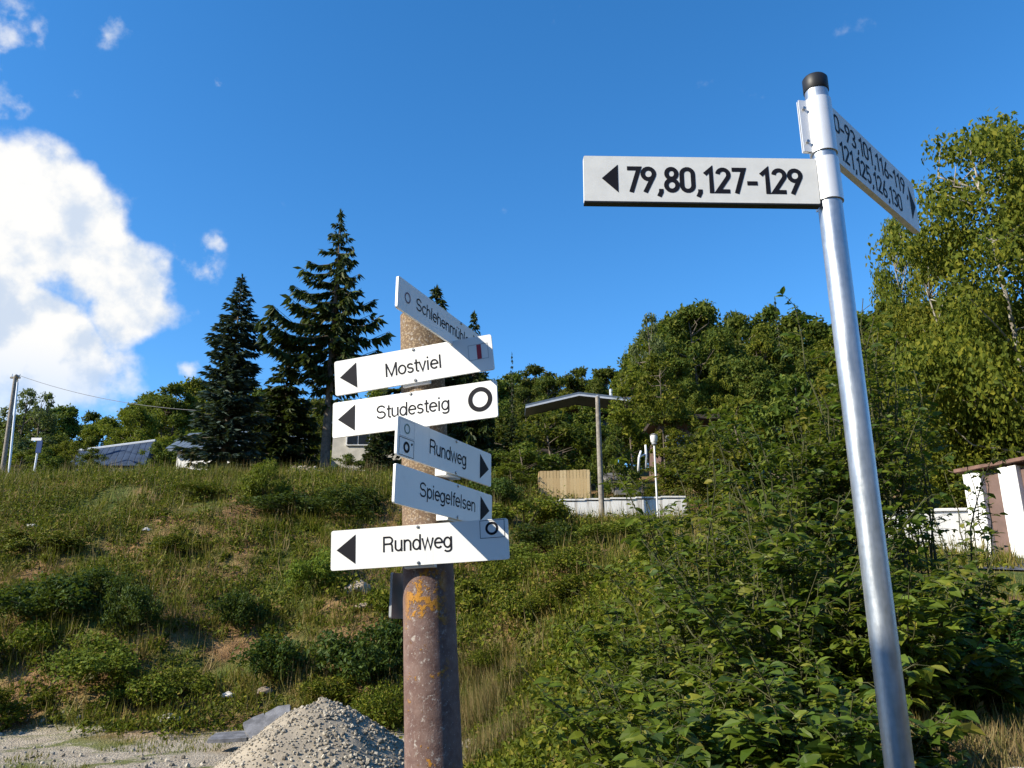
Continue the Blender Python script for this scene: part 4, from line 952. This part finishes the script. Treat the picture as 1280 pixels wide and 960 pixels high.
def rock(px, py, s, lab, mat='white_rock', squash=.6, Yf=None, group=None):
    q = ground_at(px, py) if Yf is None else np.array([at(px, py, Yf)[0], Yf, float(H(at(px, py, Yf)[0], Yf))])
    r_ = np.random.default_rng(int(px*7+py)); v, f = rocky(r_); o = thing('rock', lab, 'rock', q, group)
    b = MB().add(v*[s*1.25, s, s*squash]+q+[0, 0, s*.15], f).build('block', mat, o, bevel=s*.04)
    b.modifiers.new('sub', 'SUBSURF').render_levels = 1; b.modifiers['sub'].levels = 1; b.modifiers['sub'].subdivision_type = 'SIMPLE'
rock(41, 661, .30, 'pale rock lying high on the slope at the left'); rock(183, 664, .2, 'pale rock in the grass right of the leftmost rock')
rock(212, 905, .40, 'white rock at the edge of the gravel yard left of the slabs'); rock(285, 872, .22, 'small pale rock above the flat grey slab')
rock(330, 868, .3, 'brown rock on the soil above the leaning slabs', 'rubble')
rock(448, 742, .55, 'pale rubble boulder on the slope left of the trail post', 'rubble', .7); rock(455, 762, .36, 'smaller rubble boulder below the pale boulder', 'rubble', .5)
rock(1232, 943, .17, 'larger flat white stone in the dry grass right of the pole', 'white_rock', .4, 3.75); rock(1268, 940, .12, 'small white stone at the right edge of the dry grass', 'white_rock', .45, 3.8)
rh = thing('rubble_heap', 'heap of pale stones beside the tallest spruce on the crest', 'stone heap', stand(380, 30.5))
q = np.array(rh.location); N = 260
for k in range(N):
    d = rng.normal(size=2)*[.75, .45]; hh = max(0, .55-.35*np.hypot(*(d/[1.0, .7]))); s_ = rng.uniform(.09, .22)
    if k < 60: ST = [MB().inst(*rocky(rng), np.zeros((1, 3)), np.eye(3)[None]).mesh('stone', 'rubble')] if k == 0 else ST
    o = link('stone', ST[0], rh); o.location = (d[0], d[1], float(H(q[0]+d[0], q[1]+d[1])-q[2]+hh*rng.random()+.05)); o.scale = rng.uniform(.7, 1.3, 3)*s_; o.rotation_euler = rng.random(3)*6

# ------------------------------------------------------------------ ground cover on the slope
rng = np.random.default_rng(77)
def bare(x, y):   # 0 = bare soil, 1 = lush
    a = L1(x*.55+3, y*.75+9)+.6*L2(x*1.3+5, y*1.6)
    return np.clip((a+.42)/.42, 0, 1)
def project(x, y, z):
    zc = y*CP+(z-1.6)*SP; u = ((z-1.6)*CP-y*SP)/zc; return 640+F*x/zc, 480-F*u
def scatter(N, x0, x1, y0, y1, dens=None):
    x = rng.uniform(x0, x1, N); y = rng.uniform(y0, y1, N); z = H(x, y)
    px, py = project(x, y, z); k = (px > -80) & (px < 1360) & (y > 1.5)
    if dens is not None: k &= rng.random(N) < dens(x, y)
    return np.stack([x, y, z], -1)[k]
def blades(P, h, wd, lean=.45):
    N = len(P); a = rng.random(N)*2*np.pi; d = unit(np.stack([np.cos(a)*lean, np.sin(a)*lean, np.ones(N)], -1)*rng.uniform(.6, 1.2, (N, 1))+rng.normal(size=(N, 3))*.12)
    nrm = unit(np.stack([np.cos(a), np.sin(a), np.full(N, .2)], -1)); L = h*rng.uniform(.5, 1.3, N)
    sz = np.stack([L, wd*rng.uniform(.7, 1.4, N), L], -1)
    return BLADE_V, [[0, 1, 2, 3], [3, 2, 4, 4]], P, frames(d, nrm), sz
def add_blades(mb, P, h, wd, lean=.45):
    tv, tf, P, M, sz = blades(P, h, wd, lean)
    N = len(P); M = M*sz[:, None, :]
    v = np.einsum('nij,kj->nki', M, np.array(tv))+P[:, None]; off = mb.n
    mb.v.append(v.reshape(-1, 3)); b = (np.arange(N)*5)[:, None]+off
    mb.f.append((b+np.array([[0, 1, 2, 3]]), 0)); mb.f.append((b+np.array([[3, 2, 4]]), 0)); mb.n += 5*N
lush = lambda x, y: .12+.88*bare(x, y)
yard = lambda x, y: (H(x, y) > .16)*(.28+.72*bare(x, y))
g1 = MB()
add_blades(g1, scatter(95000, -18, 9, 13.2, 29, yard), .17, .016)
add_blades(g1, scatter(11000, -.6, 3.0, 4.6, 13.6, lambda x, y: .25+.75*(L2(x*1.3, y*1.3) > -.15)), .18, .008)
P = scatter(1500, -18, 9, 13.5, 29, yard)             # taller tufts
P = np.repeat(P, 22, 0); P[:, :2] += rng.normal(size=(len(P), 2))*.09; P[:, 2] = H(P[:, 0], P[:, 1]); add_blades(g1, P, .42, .016, .6)
add_blades(g1, scatter(26000, 1.2, 16, 7, 24, lambda x, y: lush(x, y)*((x < 3.4) | (np.abs(y-14.3+.38*(x-8.5)) > 1.7) & (np.abs(y-13.0+.38*(x-8.5)) > 1.4))), .20, .014)
add_blades(g1, scatter(16000, -11, .8, 10.5, 14.2, lambda x, y: (L2(x*1.1+7, y*1.1) > .08)*(H(x, y) < .4)*.9), .07, .010)
o = g1.build('grass', 'grass_blade', kind='stuff'); tag(o, 'rough green and straw coloured grass covering the slope', 'grass')
g2 = MB()
def patch(px, py, r, n, h, Y=None):
    q = ground_at(px, py) if Y is None else np.array([at(px, py, Y)[0], Y, 0])
    P = np.stack([q[0]+rng.normal(size=n)*r, q[1]+rng.normal(size=n)*r*.8, np.zeros(n)], -1); P[:, 2] = H(P[:, 0], P[:, 1]); add_blades(g2, P, h, .009, .6)
for a in ((605, 905, .32, 2200, .55), (590, 850, .25, 700, .4), (620, 945, .25, 1200, .4), (400, 590, 1.1, 1800, .3), (300, 590, 1.0, 900, .3), (210, 770, .5, 700, .3), (420, 830, .5, 700, .3)): patch(*a)
P = scatter(15000, 1.2, 3.6, 2.7, 5.2, lambda x, y: .35+.65*(L2(x*2.2, y*2.2) > -.05)); add_blades(g2, P, .13, .005, .9)
P = scatter(2600, -18, 8, 13.3, 28, yard); P = np.repeat(P, 3, 0); P[:, :2] += rng.normal(size=(len(P), 2))*.06; P[:, 2] = H(P[:, 0], P[:, 1]); add_blades(g2, P, .58, .014, .35)
o = g2.build('dry_grass', 'dry_grass', kind='stuff'); tag(o, 'straw coloured dry grass tufts by the trail post and at the lower right', 'grass')
# leafy weeds in mounds
wv = MB(); P = scatter(8500, -18, 8, 13.3, 28, lambda x, y: (H(x, y) > .1)*np.clip(bare(x, y)*1.2-.12, .06, 1))
P = np.concatenate([P, scatter(2600, -.5, 2.6, 4.8, 14.5)]); n_ = 30; C_ = np.repeat(P, n_, 0); rr = np.repeat(rng.uniform(.12, .42, len(P))*np.where(P[:, 1] < 13, .6, 1)*np.clip(1+2.2*L2(P[:, 0]*.8+2, P[:, 1]*.9), .5, 2.0), n_); d = rdir(rng, len(C_)); d[:, 2] = np.abs(d[:, 2])
C_ = C_+d*rr[:, None]*np.array([1, 1, .75])*rng.random((len(C_), 1))**.4; C_[:, 2] = np.maximum(C_[:, 2], H(C_[:, 0], C_[:, 1])+.02)
wv.inst(DIA_V, DIA_F, C_, frames(unit(rdir(rng, len(C_))+d*.4), unit(d+rdir(rng, len(C_))*.6+[0, 0, .4])), rng.uniform(.045, .105, len(C_)))
o = wv.build('weeds', 'weed_leaf', kind='stuff'); tag(o, 'low leafy weeds growing all over the slope', 'weeds')
# ------------------------------------------------------------------ single bushes on the slope
def mound(seed, n, mat, leaf, hgt=1.0):
    r_ = np.random.default_rng(seed); K = 26; a = r_.random(K)*6.28; q = r_.random(K)**.6*.8
    cl = np.stack([q*np.cos(a), q*np.sin(a), hgt*(.2+.62*r_.random(K)*(1-.55*q))], -1); cr = r_.uniform(.14, .34, K); cl[:, 2] += r_.normal(size=K)*.08*hgt
    pos, M, sz = crown_quads(r_, cl, cr, n, leaf); ok = pos[:, 2] > .0
    tm = MB()
    for k in range(0, K, 2): tm.tube([(0, 0, -.15), cl[k]*[.5, .5, .6], cl[k]], [.025, .016, .006], 5, cap=False)
    return tm.mesh('bush_stems', 'twig'), MB().inst(DIA_V, DIA_F, pos[ok], M[ok], sz[ok]).mesh('bush_foliage', mat)
MD = [mound(51, 4600, 'bramble_leaf', .075), mound(52, 4200, 'weed_leaf', .08), mound(53, 3800, 'lime_leaf', .075), mound(54, 5000, 'bramble_leaf', .06), mound(55, 4200, 'weed_leaf', .07)]
for px, py, w_, h_, k, lab in (
    (330, 628, .9, 1.3, 2, 'bright yellow green bush high on the slope below the bluish spruce'), (372, 645, 1.4, .8, 3, 'dark low bush right of the bright yellow green bush'),
    (440, 640, 1.1, .9, 3, 'dark low bush left of the shaded Spiegelfelsen board'), (118, 588, .7, .7, 0, 'dark round bush on the crest before the blue roof'),
    (250, 622, 1.0, .5, 1, 'flat green bush on the upper slope left of the bright bush'), (395, 735, .9, 1.0, 2, 'bright grassy green bush left of the pale boulder'),
    (300, 785, .75, .95, 0, 'dark broad leaved bush in the middle of the bare soil'), (345, 850, .8, 1.0, 0, 'dark bush above the leaning slabs'),
    (465, 850, .9, 1.3, 0, 'tall dark bush directly left of the trail post foot'), (478, 905, .5, .8, 4, 'small green bush between the gravel heap and the trail post'),
    (160, 790, .8, 1.2, 3, 'upright dark green bush on the left half of the slope'), (60, 775, 1.5, 1.1, 0, 'wide dark bramble bush at the left edge of the slope'),
    (130, 750, 1.2, .9, 3, 'dark bramble bush right of the wide bramble'), (100, 850, 1.1, .9, 2, 'yellow green bush low on the slope at the left'),
    (10, 830, .9, 1.0, 1, 'green bush touching the left edge of the frame'), (165, 880, .7, .7, 1, 'green bush at the toe of the slope on the left'),
    (15, 900, .8, .7, 1, 'green bush at the toe of the slope in the left corner'), (230, 690, .9, .5, 1, 'flat green bush in the middle of the upper slope'), (215, 868, .7, .6, 4, 'low green bush above the white rock at the yard edge'),
    (420, 880, .7, .6, 1, 'low green bush behind the gravel heap top'), (655, 660, 1.0, 1.0, 1, 'green bush beside the right end of the lowest Rundweg board'),
    (690, 690, 1.1, .9, 0, 'dark bush below the left end of the retaining wall'), (640, 740, .8, 1.0, 4, 'green bush right of the trail post at mid height'),
    (780, 675, 1.0, .6, 2, 'bright green bush below the retaining wall'), (720, 720, .9, .8, 4, 'green bush on the slope below the utility pole'),
    (600, 700, .9, .9, 3, 'dark bush right behind the trail post'), (605, 760, .8, .8, 1, 'green bush beside the trail post above the dry tuft'), (690, 650, .8, .7, 4, 'small bush growing against the retaining wall'),
    (620, 630, 1.0, 1.0, 0, 'dark bush behind the pointed end of the Spiegelfelsen board'), (575, 605, 1.1, 1.0, 3, 'dark bush on the crest behind the hiking boards'), (612, 835, .45, .5, 4, 'small green bush above the dry tuft by the trail post'), (652, 775, .6, .7, 1, 'leafy bush between the dry tuft and the front shrubs'),
    (645, 860, .4, .5, 1, 'small leafy bush right of the dry tuft'), (690, 765, .6, .6, 4, 'green bush behind the leftmost front shrub'), (668, 715, .8, .7, 2, 'yellow green bush on the slope left of the front shrubs'), (735, 745, .7, .6, 1, 'green bush behind the front shrubs below the utility pole'),
    (40, 690, 1.0, .7, 1, 'green bush near the pale rock on the left slope'), (500, 780, .9, 1.0, 1, 'green bush half hidden behind the trail post')):
    q = ground_at(px, py); place_tree('slope_bush', MD[k], lab, 'bush', q, (w_*(1.1+.3*math.sin(px)), w_*(1+.2*math.cos(px)), h_*.85), px*.7, 'single bushes on the slope', ('stems', 'foliage'))

# ------------------------------------------------------------------ leafy shrubs in front on the right
LEAFMESH = {}
def leaf_mesh(mat, k):
    if (mat, k) not in LEAFMESH:
        tv = np.array(LEAF_V, float); tv[:, 1] *= (1, .85, 1.15)[k]; tv[:, 2] += (-.16, -.05, -.26)[k]*tv[:, 0]**2+.0
        LEAFMESH[(mat, k)] = MB().add(tv, LEAF_F).mesh('leaf', mat)
    return LEAFMESH[(mat, k)]
def leafy_shrub(x, y, lab, h, spread, stems, twigs, per, leaf, mat='shrub_leaf', upright=.5, parts=300, seed=0, name='leafy_shrub', cat='shrub', lean=(0, 0), low=.05):
    r_ = np.random.default_rng(seed); z = float(H(x, y)); o = thing(name, lab, cat, (x, y, z), 'leafy shrubs by the steel pole'); base = np.array([x, y, z])
    sm = MB(); LP, LD, LN, LS = [], [], [], []
    for k in range(stems):
        a = r_.random()*6.28; q = r_.random()**.6; hh = h*r_.uniform(.62, 1.05)*(1-.35*q*(1-upright)); foot = base+np.array([math.cos(a), math.sin(a), 0])*spread*.30*q
        out = np.array([math.cos(a), math.sin(a), 0])*spread*q*(1-upright*.45)+np.array([lean[0], lean[1], 0]); s = np.linspace(0, 1, 9)
        path = foot+out*(s**1.4)[:, None]+np.array([0, 0, 1])*(hh*(s-.10*s**3))[:, None]+np.cumsum(r_.normal(size=(9, 3))*.012*h, 0)
        sm.tube(path, np.linspace(.006, .002, 9)*(1+h*.25), 5, cap=False)
        for t in range(twigs):
            f = r_.uniform(low, 1)**.8; p0 = np.array([np.interp(f, s, path[:, j]) for j in range(3)]); a2 = r_.random()*6.28
            d = unit(np.array([math.cos(a2), math.sin(a2), r_.uniform(.05, .7)])+out*.3); L = r_.uniform(.16, .34)*(1.1-.6*f)*(.6+.25*h)
            e = p0+d*L; sm.tube([p0, p0+d*L*.5+[0, 0, .02], e], [.0025, .002, .001], 4, cap=False)
            m = per; ss = np.linspace(.2, 1, m)+r_.normal(size=m)*.03; P = p0+d*L*ss[:, None]; sgn = np.where(np.arange(m) % 2 == 0, 1, -1)
            side = unit(np.cross(d, [0, 0, 1]))*sgn[:, None]; LD.append(unit(side*.9+d*.55+r_.normal(size=(m, 3))*.28+np.array([0, 0, -.12]))); LP.append(P)
            LN.append(unit(np.array([0, 0, 1])+r_.normal(size=(m, 3))*.42+np.array(sd)*.35)); LS.append(leaf*(.38+.95*r_.random(m)**1.3))
        m = 12; f = np.linspace(max(.3, low), 1, m); P = np.stack([np.interp(f, s, path[:, j]) for j in range(3)], -1); a3 = np.arange(m)*2.4
        LP.append(P); LD.append(unit(np.stack([np.cos(a3), np.sin(a3), np.full(m, .45)], -1))); LN.append(unit(np.stack([-np.cos(a3)*.5, -np.sin(a3)*.5, np.ones(m)], -1)+r_.normal(size=(m, 3))*.2)); LS.append(leaf*r_.uniform(.6, 1.1, m)*(1.1-.5*f))
    sm.build('stems', 'twig', o)
    P, D, Nn, Sz = map(np.concatenate, (LP, LD, LN, LS)); M = frames(D, Nn)
    px, py = project(P[:, 0], P[:, 1], P[:, 2]); dist = np.linalg.norm(P-EYE, axis=1); ok = P[:, 2] > H(P[:, 0], P[:, 1])+.01
    # keep clear of the two signposts
    ok &= ~((np.hypot(P[:, 0]-.815, P[:, 1]-1.9) < .16)) & (P[:, 1] > 2.15)
    P, M, Sz, dist, px = P[ok], M[ok], Sz[ok], dist[ok], px[ok]
    rank = np.argsort(np.where((px > -20) & (px < 1300), dist, 99)/Sz); near = rank[:parts]; rest = rank[parts:]
    for i in near:
        l = link('leaf', leaf_mesh(mat, int(r_.integers(3))), o); A = np.eye(4); A[:3, :3] = M[i]*Sz[i]; A[:3, 3] = P[i]-base; l.matrix_basis = Matrix(A.tolist())
    mb = MB(); tv = np.array(LEAF_V, float); tv[:, 2] -= .14*tv[:, 0]**2
    mb.inst(tv, LEAF_F, P[rest], M[rest], Sz[rest]); mb.build('foliage', mat, o, kind='stuff')
    return o
def sh(px, Y): return at(px, 800, Y)[0], Y
for k, (px, Y, lab, kw) in enumerate((
    (905, 3.7, 'large dark leaved shrub nearest to the steel pole on its left', dict(h=.95, spread=.75, stems=34, twigs=12, per=7, leaf=.085)),
    (770, 4.0, 'low leafy shrub right of the dry grass tuft', dict(h=.95, spread=.70, stems=32, twigs=12, per=7, leaf=.078)),
    (690, 4.6, 'leafy shrub at the left end of the row, next to the trail post', dict(h=.85, spread=.55, stems=26, twigs=11, per=7, leaf=.072)),
    (1010, 3.9, 'shrub with broad leaves directly behind the steel pole foot', dict(h=.9, spread=.65, stems=30, twigs=12, per=7, leaf=.085)),
    (840, 4.9, 'leafy shrub in the second row, left of the steel pole', dict(h=1.25, spread=.9, stems=36, twigs=12, per=7, leaf=.078)),
    (985, 5.2, 'tall leafy shrub in the second row behind the steel pole', dict(h=1.65, spread=.95, stems=40, twigs=13, per=7, leaf=.078)),
    (900, 6.2, 'tall sunlit shrub with upright shoots between the lamp post and the steel pole', dict(h=2.05, spread=1.0, stems=40, twigs=14, per=7, leaf=.078, upright=.7)),
    (1030, 6.8, 'tall shrub with upright shoots right behind the steel pole', dict(h=2.3, spread=.8, stems=40, twigs=15, per=7, leaf=.078, upright=.7)),
    (1105, 6.6, 'tallest shrub with shoots reaching into the sky right of the steel pole', dict(h=3.2, spread=.5, stems=30, twigs=17, per=7, leaf=.078, upright=.95)),
    (1165, 7.2, 'thin upright shoots in front of the low white wall', dict(h=2.6, spread=.65, stems=16, twigs=11, per=6, leaf=.08, upright=.85)),
    (1115, 4.9, 'leafy shrub right of the steel pole, under the low white wall', dict(h=1.0, spread=.6, stems=28, twigs=11, per=7, leaf=.085)),
    (1180, 5.9, 'shrub between the steel pole and the white pillars', dict(h=1.0, spread=.6, stems=26, twigs=11, per=7, leaf=.08)),
    (1255, 6.3, 'shrub in front of the grey road at the right edge', dict(h=.62, spread=.6, stems=20, twigs=10, per=7, leaf=.08)),
    (1215, 5.2, 'low broad leaved shrub behind the dry grass on the right', dict(h=.42, spread=.45, stems=24, twigs=9, per=6, leaf=.085)),
    (1262, 5.6, 'feathery bright green plant at the right edge', dict(h=.62, spread=.5, stems=34, twigs=14, per=10, leaf=.042, mat='fern_leaf', name='feathery_plant', cat='plant')),
    (1330, 5.4, 'leafy shrub cut off by the right edge of the frame', dict(h=1.1, spread=.6, stems=22, twigs=11, per=7, leaf=.08)),
    (800, 7.2, 'leafy shrub in the third row below the white globe lamp', dict(h=1.2, spread=.8, stems=30, twigs=11, per=7, leaf=.078)),
    (1230, 8.5, 'thin shoots standing before the white pillars', dict(h=2.0, spread=.5, stems=7, twigs=8, per=6, leaf=.085, upright=.9)))):
    x, y = sh(px, Y); kw.setdefault('mat', 'bright_shrub_leaf' if k in (1, 4, 6, 10, 16) else 'shrub_leaf'); leafy_shrub(x, y, lab, seed=100+k, **kw)

# unseen house added behind the camera so its eave shades the steel pole foot
al = math.atan2(sd[1], sd[0])+math.pi; lx = np.array([math.cos(al), math.sin(al)]); pxv = np.array([-lx[1], lx[0]])
hc = np.array([px_, py_])-lx*9.5+pxv*(-5+.42)
def hp(a, b, z): q = hc+lx*a+pxv*b; return (q[0], q[1], z)
nh = thing('added_shade_house', 'unseen white rendered house added behind the viewer on the left to shade the steel pole', 'house', hp(0, 0, 0))
MB().box(hp(0, 0, 2.42), (7.0, 9.7, 5.4), rz=al).build('wall', 'white_render', nh)
MB().box(hp(0, 0, 5.21), (7.5, 9.9, .20), rz=al).build('roof', 'brown_coping', nh)
for b in (-3, 0, 3):
    for zz in (1.5, 3.9):
        wf = MB().box(hp(3.49, b, zz), (.10, 1.2, 1.3), rz=al).build('window', 'white_paint', nh)
        for k in (-1, 1): MB().box(hp(3.525, b+k*.285, zz), (.05, .52, 1.16), rz=al).build('pane', 'glass_dark', wf)
